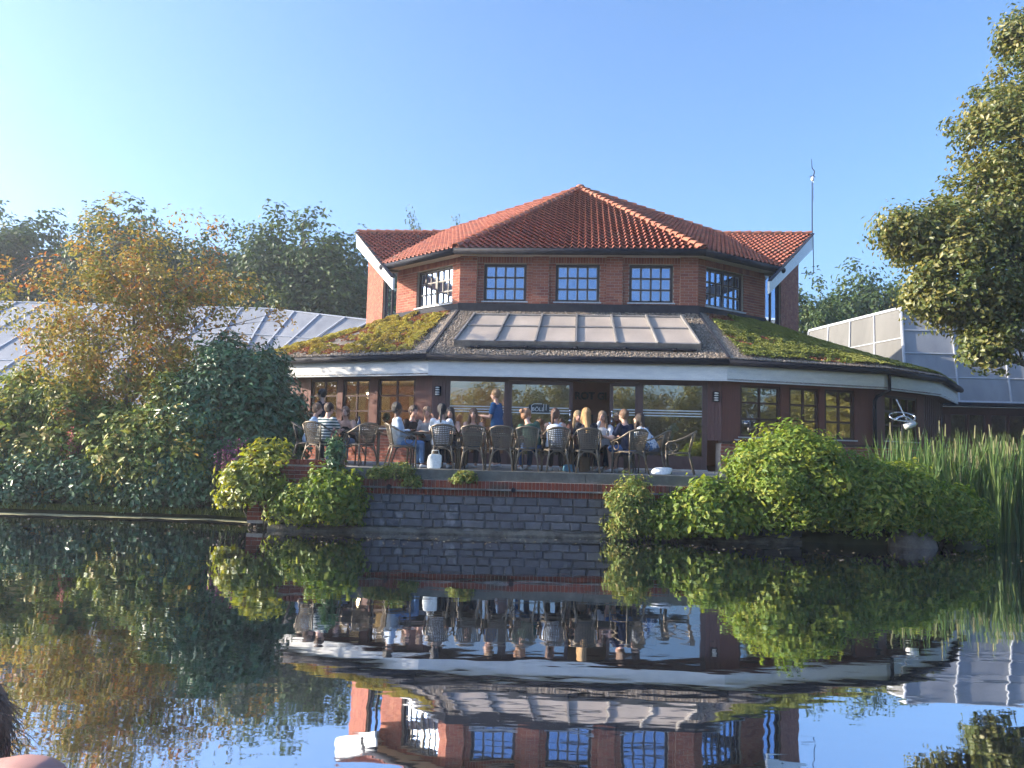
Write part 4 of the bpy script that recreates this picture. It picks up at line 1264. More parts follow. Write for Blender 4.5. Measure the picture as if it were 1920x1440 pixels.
# ---- rowan on the left bank
rb_ = px_at(226, 830, 19.3)
rowan = tree("rowan_tree", (rb_.x, 19.3, .75), 7, (0.1, 0, 3.25), (2.95, 2.0, 3.3), 380, 56, .25, .115, M['leaf_rowan'], M['barkpale'],
             "airy rowan tree with yellowing and orange leaves on the left bank", seed=21, r0=.085, limbs=26, shell=.15, elong=2.0, lump=.45, low=-.97, mixr=.6)
# ---- rhododendron mass
def bush(name, loc, radii, ncl, per, crad, leaf, lmat, label, seed, shell=.72, elong=1.8, lump=.38, low=-.25, cat="shrub", group=None, stems=8, zc=None, mixr=.5, parts=None):
    rng = np.random.default_rng(seed)
    root = empty(name, loc); tag(root, label, cat, group)
    zc = radii[2] * .35 if zc is None else zc
    P, Q, R, CC = clumped((0, 0, zc), radii, ncl, per, crad, rng, shell, 1, low, lump)
    # inner fill so that the mass is dense
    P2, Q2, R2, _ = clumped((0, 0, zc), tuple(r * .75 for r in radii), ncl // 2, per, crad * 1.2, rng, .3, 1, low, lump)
    sp, sq, sr = [], [], []
    for _ in range(int(14 + 16 * radii[0])):                # leggy shoots that break the outline
        d = unit(rng.normal(size=(1, 3)) + np.array([[0, -.1, .9]]))[0]
        if d[2] < .05: continue
        a = np.array([0, 0, zc]) + d * np.array(radii) * rng.uniform(.85, 1.0); ln = rng.uniform(.12, .34) * min(1.2, radii[2])
        dr = unit((d * .7 + np.array([0, 0, .6]) + rng.normal(size=3) * .35)[None])[0]
        k = int(7 + 26 * ln); t = rng.random(k)
        sp.append(a + dr * (t * ln)[:, None] + rng.normal(size=(k, 3)) * .03); sq.append(unit(rng.normal(size=(k, 3)) + dr + np.array([0, 0, .5]))); sr.append(np.full(k, rng.uniform(.45, 1.0)))
    SP_, SQ_, SR_ = np.concatenate(sp), np.concatenate(sq), np.concatenate(sr)
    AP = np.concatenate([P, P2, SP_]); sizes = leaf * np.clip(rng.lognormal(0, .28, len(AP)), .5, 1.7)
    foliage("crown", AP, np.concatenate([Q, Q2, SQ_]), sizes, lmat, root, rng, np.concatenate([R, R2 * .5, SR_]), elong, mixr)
    st = MB()
    for i in rng.choice(len(CC), min(stems, len(CC)), replace=False):
        rs_ = min(1.0, radii[2]); limb(st, (rng.normal() * .12 * rs_, rng.normal() * .1 * rs_, -.1 * rs_), CC[i], .03 * rs_, .008 * rs_, rng, .08, 4, 5)
    st.build("trunk", M['bark'], root, True)
    return root
rho = px_at(470, 800, 18.6)
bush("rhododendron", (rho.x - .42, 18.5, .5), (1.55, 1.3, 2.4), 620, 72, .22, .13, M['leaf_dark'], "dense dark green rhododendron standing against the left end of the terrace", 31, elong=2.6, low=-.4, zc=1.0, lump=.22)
b = px_at(395, 900, 18.0)
bush("laurel_shrub", (b.x - .75, 17.9, .45), (1.2, .8, 1.55), 280, 60, .2, .12, M['leaf_mix'], "green laurel shrub between the rowan trunk and the dark rhododendron", 32, elong=2.1, low=-.4, zc=.75)
b = px_at(255, 930, 17.9)
bush("broadleaf_shrub", (b.x, 17.75, .35), (1.0, .6, 1.15), 220, 55, .17, .13, M['leaf_mix'], "broad leaved shrub hanging over the water below the rowan trunk", 33, elong=1.7, low=-.5, zc=.7)
b = px_at(60, 880, 18.6)
bush("viburnum_shrub", (b.x, 18.6, .4), (1.9, 1.0, 1.95), 420, 60, .21, .12, M['leaf_mix'], "mixed green shrub with tinted upper leaves at the far left edge of the bank", 34, low=-.4, zc=.7, lump=.3)
b = px_at(150, 900, 18.2)
bush("dogwood_shrub", (b.x, 18.2, .35), (1.3, .7, 1.45), 260, 55, .19, .12, M['leaf_mix'], "reddish tinted shrub with pink blooms left of the rowan trunk", 35, low=-.4, zc=.65)
b = px_at(330, 900, 17.6)
bush("ivy_shrub", (b.x, 17.5, .3), (1.2, .5, .75), 200, 50, .16, .10, M['leaf_dark'], "low dark ivy clump along the water left of the loosestrife", 36, low=-.5, zc=.35)
b = px_at(80, 930, 17.6)
bush("ivy_shrub", (b.x, 17.65, .3), (2.4, .5, .65), 300, 50, .16, .10, M['leaf_dark'], "low dark ivy carpet along the water at the far left", 37, low=-.5, zc=.3)
rng = np.random.default_rng(77)
def flower_spikes(name, loc, n, spread, h, mat, label, seed, top=.35, size=.05):
    rng = np.random.default_rng(seed)
    root = empty(name, loc); tag(root, label, "flowers")
    P, Nn, R, stm = [], [], [], MB()
    for i in range(n):
        x, y = rng.normal(size=2) * spread; hh = h * rng.uniform(.75, 1.1); lx, ly = rng.normal(size=2) * .05
        stm.tube([(x, y, -.1), (x + lx * .5, y + ly * .5, hh * .5), (x + lx, y + ly, hh)], [.008, .006, .004], 4)
        m_ = 46
        t = rng.random(m_); fl = t > 1 - top
        P.append(np.stack([x + lx * t + rng.normal(size=m_) * (.03 + .05 * (~fl)), y + ly * t + rng.normal(size=m_) * (.03 + .05 * (~fl)), hh * t], 1))
        R.append(np.where(fl, rng.uniform(.4, 1, m_), rng.uniform(0, .15, m_)))
    P = np.concatenate(P); R = np.concatenate(R)
    V, F = leaf_geo(P, size, unit(rng.normal(size=P.shape)), rng, 1.8)
    np_mesh("flower", V, F, mat, root, rnd=np.repeat(R, 4))
    stm.build("stem", M['grassm'], root)
b = px_at(432, 900, 17.0)
flower_spikes("purple_loosestrife", (b.x, 17.1, .3), 46, .27, 1.35, M['purple'], "faded purple loosestrife spikes in front of the dark rhododendron", 41, .4, .06)
b = px_at(140, 850, 17.6)
flower_spikes("astilbe", (b.x, 17.5, 1.0), 9, .12, .85, M['pink'], "pink flower plume among the shrubs on the left bank", 42, .9, .06)
b = px_at(165, 900, 17.5)
flower_spikes("astilbe", (b.x + .7, 17.5, .9), 6, .16, .9, M['pink'], "small pinkish plume beside the rowan trunk", 43, .8, .05)
# ---- small bushes at the foot of the wall
b = px_at(480, 975, 15.6)
bush("willow_bush", (b.x, 15.75, .1), (.66, .5, .85), 130, 42, .13, .105, M['leaf_yel'], "sunlit yellow-green bush leaning over the water left of the quay wall", 51, shell=.4, elong=1.9, low=-.3, zc=.62, lump=.35, stems=14)
b = px_at(490, 870, 16.0)
st = empty("cut_stakes", (b.x + .1, 16.0, .4)); tag(st, "bundle of brown dry stakes rising above the yellow-green bush", "stakes")
for i in range(5):
    mb = MB(); x = random.uniform(-.09, .09); mb.tube([(x, random.uniform(-.05, .05), -.2), (x + random.uniform(-.04, .04), 0, random.uniform(.75, 1.2))], [.02, .012], 6); mb.build("stake", mat_noise("dry_stalk", (.16, .09, .05), (.28, .17, .09), 8, .9), st)
b = px_at(618, 960, 15.35)
bush("euonymus_bush", (b.x, 15.4, .22), (.64, .42, .62), 170, 48, .12, .085, M['leaf_bright'], "rounded green bush growing over the left end of the quay wall", 52, low=-.55, zc=.32, lump=.2)
b = px_at(555, 965, 15.5)
bush("euonymus_bush", (b.x, 15.5, .2), (.42, .35, .42), 90, 45, .11, .08, M['leaf_bright'], "small green bush filling the gap between the two bushes by the quay", 53, low=-.5, zc=.2)
b = px_at(640, 880, 15.85)
bush("sage_plant", (b.x - .05, 15.45, 1.0), (.12, .12, .55), 30, 30, .06, .08, M['leaf_dark'], "upright grey-green plant in front of the parapet below the left table", 54, low=-.9, zc=.25, elong=2.4, stems=4, cat="plant")
for k, (px_, py_, sz, lb) in enumerate(((745, 884, .17, "green weed tuft on the ledge near the sloping parapet"), (770, 905, .13, "weed tuft hanging over the brick band below the white tote bag"), (870, 895, .13, "weed tuft on the ledge below the long-haired guest"), (712, 888, .14, "small weed tuft at the foot of the raked parapet"))):
    b = px_at(px_, py_, 15.42)
    bush("weed_tuft", (b.x, 15.43, b.z - .08), (sz * 1.6, .08, sz), 26, 26, .05, .06, M['leaf_mix'], lb, 60 + k, low=-.3, zc=.05, elong=3.0, stems=3, cat="plant", group="weeds on the wall ledge")
# ---- right bank
b = px_at(1480, 960, 15.0)
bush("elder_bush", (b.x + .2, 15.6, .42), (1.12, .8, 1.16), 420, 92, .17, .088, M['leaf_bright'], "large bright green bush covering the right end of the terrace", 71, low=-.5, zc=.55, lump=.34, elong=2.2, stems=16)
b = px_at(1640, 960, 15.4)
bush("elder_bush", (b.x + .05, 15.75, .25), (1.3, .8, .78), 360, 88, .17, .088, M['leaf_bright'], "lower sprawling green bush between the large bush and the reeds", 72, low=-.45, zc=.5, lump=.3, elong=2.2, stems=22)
b = px_at(1770, 980, 15.7)
bush("elder_bush", (b.x - .05, 15.75, .02), (.85, .5, .56), 200, 80, .15, .088, M['leaf_bright'], "small green bush beside the rock at the water's edge", 73, low=-.4, zc=.42, elong=2.2)
b = px_at(1330, 970, 15.2)
bush("elder_bush", (b.x + .1, 15.3, .1), (.7, .36, .52), 180, 55, .14, .10, M['leaf_bright'], "leafy green growth hanging over the quay wall left of the large bush", 74, low=-.5, zc=.42)
b = px_at(1185, 975, 15.3)
bush("ivy_clump", (b.x, 15.33, .05), (.42, .2, .66), 130, 45, .1, .07, M['leaf_mix'], "ivy and grass growing down the quay wall to the water", 75, low=-.6, zc=.42, elong=2.6)
b = px_at(1260, 985, 15.3)
bush("ivy_clump", (b.x, 15.3, .05), (.45, .2, .42), 110, 45, .1, .08, M['leaf_bright'], "low ivy clump just right of the wall grass above the water", 76, low=-.6, zc=.3)
# rock at the water
rk = empty("boulder", tuple(px_at(1722, 1000, 15.35)) ); rk.location.z = 0.0; rk.location.y = 15.45; tag(rk, "grey brown boulder under the bush at the right waterline", "rock")
mb = MB(); mb.ell((0, 0, 0), (.48, .3, .42), nu=18, nv=12)
mb.v = [tuple(Vector(v) * (1 + .28 * mnoise.noise(Vector(v) * 3.2) + .1 * mnoise.noise(Vector(v) * 9))) for v in mb.v]
mb.build("rock_body", mat_noise("boulder_stone", (.10, .085, .07), (.24, .21, .18), 4, .9, .8), rk, True)
# reeds
rng = np.random.default_rng(99)
def blades(name, n, fx, h0, h1, wid, mat, seed, kind="stuff", label=None, heads=0, cat=None, lean=.28):
    rng = np.random.default_rng(seed)
    Vs, Fs, Rs = [], [], []
    base = np.array([fx(rng) for _ in range(n)])
    h = rng.uniform(h0, h1, n); an = rng.uniform(0, 6.28, n); le = np.abs(rng.normal(size=n)) * lean * h
    dx, dy = np.cos(an) * le, np.sin(an) * le * .7
    wa = rng.uniform(0, 3.14, n); wx, wy = np.cos(wa) * wid / 2, np.sin(wa) * wid / 2
    rr = rng.random(n)
    k = 4
    for j in range(k + 1):
        t = j / k
        c = base + np.stack([dx * t ** 2, dy * t ** 2, h * t * (1 - .12 * t * (le / h))], 1)
        w = (1 - t ** 3 * .95)
        Vs.append(np.stack([c - np.stack([wx * w, wy * w, 0 * w * wx], 1), c + np.stack([wx * w, wy * w, 0 * w * wx], 1)], 1))
        Rs.append(np.repeat((rr * .62 + .0)[:, None], 2, 1))
    V = np.stack(Vs, 1).reshape(-1, 3); R = np.stack(Rs, 1).reshape(-1)
    b0 = np.arange(n)[:, None] * (2 * (k + 1)) + np.arange(k)[None] * 2
    b0 = b0.ravel()
    F = np.stack([b0, b0 + 1, b0 + 3, b0 + 2], 1)
    if heads:                                        # seed heads on the tallest stalks, painted the cream of sunlit blades
        hv, hf, hr = [], [], []
        nb = len(V)
        for i in rng.choice(n, heads, replace=False):
            top = base[i] + np.array([dx[i] * .9, dy[i] * .9, h[i] * .98]); d = np.array([dx[i], dy[i], h[i]]); d /= np.linalg.norm(d)
            for q in range(2):
                a = np.array([math.cos(q * 1.57), math.sin(q * 1.57), 0]) * .024
                hv += [top - d * .12 - a, top - d * .12 + a, top + d * .16 + a * .5, top + d * .16 - a * .5]; hr += [.8 + .2 * rng.random()] * 4
                hf.append((nb, nb + 1, nb + 2, nb + 3)); nb += 4
        V = np.concatenate([V, np.array(hv)]); F = np.concatenate([F, np.array(hf)]); R = np.concatenate([R, np.array(hr)])
    o = np_mesh(name, V, F, mat, None, rnd=R, quads=True)
    tag(o, label, cat, kind=kind)
    return o
def reed_pos(r):
    x = 8.15 + 5.4 * r.random() ** .9
    y = 16.6 + (x - 8.6) * .16 + r.random() * 1.7 - (.35 if x > 10 else 0)
    return (x, y, .0)
blades("reeds", 2500, reed_pos, 1.1, 2.4, .04, M['reedm'], 3, label="tall cattail reeds with seed heads painted as pale as sunlit blades at the right bank", heads=190, lean=.2)
# bank grass and pale turf edge on the left
def bank_pos(r):
    x = -12.5 + 7.2 * r.random(); return (x, shore(x) + .02 + abs(r.normal()) * .16, .1)
blades("grass", 5200, bank_pos, .05, .16, .022, M['grassm'], 4, label="short sunlit grass fringe along the left waterline", lean=.5)
# leaves and scum afloat
rng = np.random.default_rng(8)
n = 260
X = np.concatenate([rng.uniform(-4, 2, 90), rng.uniform(-11, -4, 90), rng.uniform(2, 10, 80)])
Yy = np.concatenate([15.3 - np.abs(rng.normal(size=90)) * .9, 16.4 - np.abs(rng.normal(size=90)) * 1.4, 14.8 - np.abs(rng.normal(size=80)) * 1.0])
C = np.stack([X, Yy, np.full(n, .006)], 1)
V, F = leaf_geo(C, .055, unit(np.tile([0, 0, 1.], (n, 1)) + rng.normal(size=(n, 3)) * .05), rng, 1.6, .05)
o = np_mesh("floating_leaves", V, F, mat_leaf("fallen_leaf", [(.2, .12, .05), (.4, .33, .18), (.5, .48, .42)], .2), None, rnd=np.repeat(rng.random(n), 4)); tag(o, "scattered pale leaves floating by the wall", kind="stuff")
# ---- big oak on the right
oak_b = Vector((14.2, 17.8, .9))
def oak_lobes(rng):
    L = [((1740, 440), 17.2, (1.0, .9, .7)), ((1690, 430), 17.0, (.55, .6, .3)), ((1800, 540), 17.0, (1.1, 1.1, 1.0)), ((1850, 400), 17.4, (1.05, 1.2, 1.0)),
         ((1890, 260), 17.6, (1.0, 1.1, 1.2)), ((1925, 140), 17.8, (.55, .9, .95)), ((1930, 520), 17.4, (1.2, 1.3, 1.3)), ((1865, 610), 16.8, (.6, .7, .62)), ((1760, 560), 16.9, (.55, .7, .5)),
         ((1990, 330), 17.8, (1.7, 1.6, 1.8)), ((2050, 560), 17.6, (1.7, 1.7, 1.6)), ((2100, 150), 18.2, (1.8, 1.6, 1.6)), ((1850, 655), 16.7, (.3, .3, .3)), ((1912, 60), 17.8, (.22, .4, .35)), ((1815, 470), 16.6, (.7, .7, .6))]
    return L
rng = np.random.default_rng(5)
root = empty("oak_tree", oak_b); tag(root, "large leafy oak reaching in from the right edge of the picture", "tree")
Pp, Nn, Rr, CCs = [], [], [], []
for (px_, py_), Y_, rad in oak_lobes(rng):
    c = px_at(px_, py_, Y_) - oak_b
    vol = rad[0] * rad[1] * rad[2]
    P, Q, R, CC = clumped(tuple(c), rad, int(68 * max(.28, vol ** .66)) + 8, 66, .21, rng, .5, 1, -1, .4)
    Pp.append(P); Nn.append(Q); Rr.append(R); CCs.append((c, CC))
foliage("crown", np.concatenate(Pp), np.concatenate(Nn), .115, M['leaf_oak'], root, rng, np.concatenate(Rr), 1.7, .5)
tk = MB()
tp = limb(tk, (0, 0, -.3), (0.2, .2, 8.6), .42, .08, rng, .02, 8, 10)
for c, CC in CCs:
    j = min(7, max(2, int((c.z - 1.2) / 8.6 * 8)))
    lp = limb(tk, tp[j], c, .14, .04, rng, .08, 6, 6)
    for q in CC[::9]: limb(tk, lp[4], q, .03, .008, rng, .08, 3, 4)
tk.build("trunk", M['bark'], root, True)
# ---- trees behind the glasshouses
protoA = tree("broadleaf_tree", (0, 0, -100), 13, (0, 0, 7.6), (3.6, 3.2, 5.2), 300, 52, .55, .34, M['leaf_far'], M['bark'], "x", seed=61, r0=.28, limbs=14, shell=.35, lump=.4, low=-.75)
protoB = tree("broadleaf_tree", (0, 0, -100), 13, (0, 0, 8.0), (2.9, 2.8, 5.6), 270, 52, .5, .32, M['leaf_far'], M['bark'], "x", seed=62, r0=.26, limbs=14, shell=.3, lump=.5, low=-.8)
GRP = "trees behind the glasshouses"
spots = [  # px of top, py of top, depth, width factor, proto, label
    (15, 392, 46, 1.0, 'A', "dark tree at the far left above the glasshouse"),
    (95, 415, 48, .9, 'B', "dark tree second from the left edge behind the glasshouse"),
    (240, 385, 44, .95, 'A', "tallest dark tree rising right behind the rowan"),
    (335, 445, 50, .85, 'B', "dark tree just right of the rowan crown"),
    (415, 425, 44, .8, 'B', "dark tree left of the two pointed tops behind the glasshouse"),
    (520, 398, 43, .9, 'A', "pointed dark tree above the middle of the left glasshouse"),
    (615, 403, 42, .95, 'B', "dark tree next to the left gable tip"),
    (665, 440, 47, .8, 'A', "dark tree directly behind the left brick gable"),
    (165, 470, 54, 1.1, 'B', "tree filling the gap behind the rowan crown"),
    (470, 470, 52, 1.0, 'A', "tree filling the gap between the pointed tops"),
    (300, 420, 52, .9, 'B', "dark tree showing through the rowan crown's right side"),
    (372, 438, 46, .85, 'A', "dark tree between the rowan and the pointed tops"),
    (568, 425, 48, .9, 'B', "dark tree between the pointed tops and the gable"),
    (765, 403, 62, .42, 'B', "slim tree top showing above the left roof ridge"),
    (856, 420, 64, .3, 'A', "small tree top above the roof where ridge and hip meet"),
    (1518, 512, 40, .55, 'B', "yellow-lit tree beside the right gable wall"),
    (1610, 498, 44, .75, 'A', "dark tree between the right gable and the glasshouse top"),
    (1680, 520, 47, .7, 'B', "dark tree behind the corner of the right glasshouse"),
]
used = {}
for px_, py_, Y_, wf, k, lb in spots:
    top = px_at(px_, py_, Y_)
    pr = protoA if k == 'A' else protoB
    hz = (top.z - 1.0) / (13.2 if k == 'A' else 14.2)
    if k not in used:
        used[k] = 1; o = pr; o.location = (top.x, Y_, 1.0); o.scale = (wf * 1.0, wf, hz); o["label"] = lb; o["group"] = GRP
    else:
        o = copy_tree(pr, (top.x, Y_, 1.0), (wf, wf, hz), random.uniform(0, 6.28), lb, GRP)
# ---- wood on the near bank behind the viewer (seen mirrored in the glass)
rng = np.random.default_rng(15)
P_, Q_, R_ = [], [], []
for i in range(60):
    x = -42 + i * 1.6 + rng.normal() * .8; y = -12 - (i % 3) * 2.2; h = rng.uniform(5.0, 6.8) + (2.2 if x > 9 else 0)
    P, Q, R, _ = clumped((x, y, h * .48), (rng.uniform(1.5, 2.4), 1.5, h * .52), 80, 46, .42, rng, .3, 1, -.95, .35)
    P_.append(P); Q_.append(Q); R_.append(np.clip(R * .5 + rng.random() * .5, 0, 1))
for i in range(26):
    t = i / 25; x = 23 + 38 * t + rng.normal() * .8; y = 13 - 30 * t + rng.normal(); h = rng.uniform(7.5, 10)
    P, Q, R, _ = clumped((x, y, h * .48), (2.2, 2.0, h * .54), 80, 46, .5, rng, .3, 1, -.95, .35)
    P_.append(P); Q_.append(Q); R_.append(np.clip(R * .5 + rng.random() * .5, 0, 1))
for i in range(14):
    x = 19.5 + 5 * rng.random(); y = 21.5 + 5 * rng.random(); h = rng.uniform(6, 8)
    P, Q, R, _ = clumped((x, y, h * .5), (1.6, 1.6, h * .5), 60, 46, .45, rng, .3, 1, -.95, .35)
    P_.append(P); Q_.append(Q); R_.append(R * .4)
V, F = leaf_geo(np.concatenate(P_), .26, np.concatenate(Q_), rng, 2.2)
o = np_mesh("treeline", V, F, M['leaf_willow'], None, rnd=np.repeat(np.concatenate(R_), 4)); tag(o, "golden willow wood on the near bank mirrored in the window glass", kind="stuff")
# ------------------------------------------------------------------ terrace furniture
M['cane'] = mat_noise("rattan_weave", (.085, .068, .05), (.15, .125, .095), 30, .6, .4)
M['tubef'] = mat_noise("bronze_tube", (.13, .105, .075), (.20, .165, .12), 12, .4, metallic=.3)
M['tabletop'] = mat_noise("table_top", (.10, .075, .055), (.16, .12, .09), 6, .4)

def make_chair():
    r = empty("rattan_chair", (0, 0, 0))
    s = MB()
    ring = [(.235 * math.cos(a) * (1.0), .225 * math.sin(a), .44) for a in np.linspace(0, 2 * math.pi, 25)]
    s.tube(ring, .016, 6, caps=False)
    for k in range(-6, 7):
        x = k * .035; h = .22 * math.sqrt(max(0, 1 - (x / .235) ** 2))
        s.box(x - .013, x + .013, -h, h, .437 + .004 * (k % 2), .447 + .004 * (k % 2))
    for k in range(-6, 7):
        y = k * .034; h = .23 * math.sqrt(max(0, 1 - (y / .225) ** 2))
        s.box(-h, h, y - .012, y + .012, .436 + .004 * ((k + 1) % 2), .446 + .004 * ((k + 1) % 2))
    s.build("seat", M['cane'], r)
    b = MB()
    def BP(u, t):          # back surface: u -1..1 across, t 0..1 up
        w = .165 + .055 * t
        return Vector((u * w, -.205 - .085 * t - .05 * (1 - u * u) * (.4 + .6 * t), .47 + .37 * t + .035 * (1 - u * u) * t))
    for k in range(13):
        u = -1 + 2 * k / 12
        pts = [BP(u, t / 6) + Vector((0, -.006 * ((k + j) % 2), 0)) for j, t in enumerate(range(7))]
        for a, c in zip(pts, pts[1:]): b.bar(a, c, .017, .006, up=(0, 1, 0))
    for k in range(11):
        t = (k + .5) / 11
        pts = [BP(-1 + 2 * i / 6, t) + Vector((0, .004 * (k % 2), 0)) for i in range(7)]
        for a, c in zip(pts, pts[1:]): b.bar(a, c, .008, .018, up=(0, 0, 1))
    b.build("backrest", M['cane'], r)
    a = MB()
    path = [(-.27, .235, .50), (-.275, .235, .60), (-.28, .19, .655), (-.285, .05, .68), (-.27, -.12, .745), (-.225, -.275, .835), (-.12, -.335, .875), (0, -.348, .885)]
    path = path + [(-x, y, z) for x, y, z in path[-2::-1]]
    a.tube(path, .0175, 7); a.build("arm_rail", M['tubef'], r, True)
    for sx_ in (-1, 1):
        l = MB(); l.tube([(sx_ * .27, .235, .50), (sx_ * .265, .235, .3), (sx_ * .262, .245, 0)], .0165, 7); l.build("leg", M['tubef'], r, True)
        l = MB(); l.tube([(sx_ * .165, -.205, .47), (sx_ * .18, -.225, .36), (sx_ * .235, -.315, 0)], .0165, 7); l.build("leg", M['tubef'], r, True)
        l = MB(); l.tube([(sx_ * .165, -.205, .47), (sx_ * .222, -.292, .84)], .0165, 7); l.build("back_post", M['tubef'], r, True)
        c = MB(); c.tube([(sx_ * .272, .1 + .085 * math.cos(t), .555 + .085 * math.sin(t)) for t in np.linspace(0, 2 * math.pi, 15)], .010, 5, caps=False); c.build("side_ring", M['tubef'], r, True)
        c = MB(); c.tube([(sx_ * .264, .238, .40), (sx_ * .235, 0, .43), (sx_ * .17, -.21, .42)], .012, 6); c.build("side_rail", M['tubef'], r, True)
    g = MB(); g.tube([(-.205, -.265, .2), (-.16, -.235, .35), (-.08, -.215, .415), (.08, -.215, .415), (.16, -.235, .35), (.205, -.265, .2)], .012, 6); g.build("brace", M['tubef'], r, True)
    g = MB(); g.tube([(-.26, .24, .2), (-.17, .235, .36), (-.08, .22, .42), (.08, .22, .42), (.17, .235, .36), (.26, .24, .2)], .012, 6); g.build("brace", M['tubef'], r, True)
    return r
chair0 = make_chair(); chair_used = False
def chair(x, y, face, label):
    global chair_used
    if not chair_used:
        o = chair0; chair_used = True
    else:
        o = chair0.copy(); COL.objects.link(o)
        for ch in chair0.children:
            k = ch.copy(); COL.objects.link(k); k.parent = o
    o.location = (x, y, TZ + .002); o.rotation_euler = (0, 0, -math.radians(face))
    tag(o, label, "chair", "rattan chairs on the terrace")
    return o
def xat(px, Y): return (px - 960) / 1500.0 * Y

def make_table(x, y, w, d, label, rz=0):
    t = empty("terrace_table", (x, y, TZ + .002), rz); tag(t, label, "table", "tables on the terrace")
    m_ = MB(); m_.box(-w / 2, w / 2, -d / 2, d / 2, .715, .74); m_.build("tabletop", M['tabletop'], t)
    m_ = MB(); m_.box(-w / 2 - .006, w / 2 + .006, -d / 2 - .006, d / 2 + .006, .70, .7145); m_.build("edge_band", M['tubef'], t)
    for sx_ in (-1, 1):
        for sy_ in (-1, 1):
            l = MB(); l.tube([(sx_ * (w / 2 - .07), sy_ * (d / 2 - .07), 0), (sx_ * (w / 2 - .07), sy_ * (d / 2 - .07), .7)], .02, 7); l.build("leg", M['tubef'], t, True)
    return t
TY = 16.92
for i, lb in enumerate(("leftmost of the four long-table tops, by the guest in the denim jacket", "second long-table top, behind the two empty chairs", "third long-table top, before the golden-haired guest", "rightmost long-table top, by the man in the navy tee")):
    make_table(-1.62 + i * 1.19, TY, 1.15, .75, lb)
make_table(-3.15, 17.1, .8, .75, "small table on the left with a dark bottle on it", .2)

# ------------------------------------------------------------------ people
SKIN = {}
def skin(name, c):
    if name not in SKIN:
        m_, nt_, p_ = new_mat("skin_" + name)
        tc_ = N(nt_, "ShaderNodeTexCoord"); nz_ = N(nt_, "ShaderNodeTexNoise"); nz_.inputs["Scale"].default_value = 18; nz_.inputs["Detail"].default_value = 4
        cr_ = N(nt_, "ShaderNodeValToRGB"); cr_.color_ramp.elements[0].position = .3; cr_.color_ramp.elements[0].color = c4(tuple(x * .88 for x in c)); cr_.color_ramp.elements[1].position = .7; cr_.color_ramp.elements[1].color = c4(tuple(min(1, x * 1.06) for x in c))
        nt_.links.new(tc_.outputs["Object"], nz_.inputs["Vector"]); nt_.links.new(nz_.outputs[0], cr_.inputs[0]); nt_.links.new(cr_.outputs[0], p_.inputs["Base Color"])
        p_.inputs["Roughness"].default_value = .5; p_.inputs["Subsurface Weight"].default_value = .08; p_.inputs["Subsurface Radius"].default_value = (.02, .008, .005)
        SKIN[name] = m_
    return SKIN[name]
FAIR, TAN, BROWN = ("fair", (.58, .34, .25)), ("tan", (.46, .26, .18)), ("brown", (.13, .065, .04))
CLOTH = {}
def cloth(c, stripe=None):
    key = (c, stripe)
    if key not in CLOTH:
        m_ = mat_noise("fabric", tuple(x * .82 for x in c), tuple(min(1, x * 1.15) for x in c), 22, .9, .35, spec=.15)
        if stripe:
            nt_ = m_.node_tree; p_ = nt_.nodes["Principled BSDF"]; src = p_.inputs["Base Color"].links[0].from_socket
            tc_ = N(nt_, "ShaderNodeTexCoord")
            if stripe[0] == 'bands':
                wv = N(nt_, "ShaderNodeTexWave"); wv.bands_direction = 'Z'; wv.inputs["Scale"].default_value = 5.2; wv.inputs["Distortion"].default_value = .4
            else:
                wv = N(nt_, "ShaderNodeTexNoise"); wv.inputs["Scale"].default_value = 11; wv.inputs["Detail"].default_value = 3
            nt_.links.new(tc_.outputs["Object"], wv.inputs["Vector"])
            cr_ = N(nt_, "ShaderNodeValToRGB"); cr_.color_ramp.interpolation = 'CONSTANT'; cr_.color_ramp.elements[1].position = .55
            nt_.links.new(wv.outputs[0], cr_.inputs[0])
            mx_ = N(nt_, "ShaderNodeMix", data_type='RGBA'); nt_.links.new(cr_.outputs[0], mx_.inputs["Factor"]); nt_.links.new(src, mx_.inputs["A"]); mx_.inputs["B"].default_value = c4(stripe[1])
            nt_.links.new(mx_.outputs["Result"], p_.inputs["Base Color"])
        CLOTH[key] = m_
    return CLOTH[key]
HAIR = {}
def hairm(c):
    if c not in HAIR:
        HAIR[c] = mat_noise("hair", tuple(x * .6 for x in c), tuple(min(1, x * 1.5) for x in c), 26, .45, .6, stretch=(3, 3, .35), spec=.5)
    return HAIR[c]
M['eye'] = mat_plain("eye_dark", (.02, .015, .012), .3)
M['lip'] = mat_plain("lips", (.36, .11, .10), .5)
M['shoe'] = mat_plain("white_trainer", (.6, .6, .6), .6)
M['shoedark'] = mat_plain("dark_shoe", (.04, .04, .05), .6)

def organic(mb, name, mat, parent, vox, dec=.4, smooth=4):
    o = mb.build(name, mat, parent, True)
    r = o.modifiers.new("remesh", 'REMESH'); r.mode = 'VOXEL'; r.voxel_size = vox; r.use_smooth_shade = True
    s = o.modifiers.new("smooth", 'SMOOTH'); s.iterations = smooth; s.factor = .5
    d = o.modifiers.new("decimate", 'DECIMATE'); d.ratio = dec
    return o

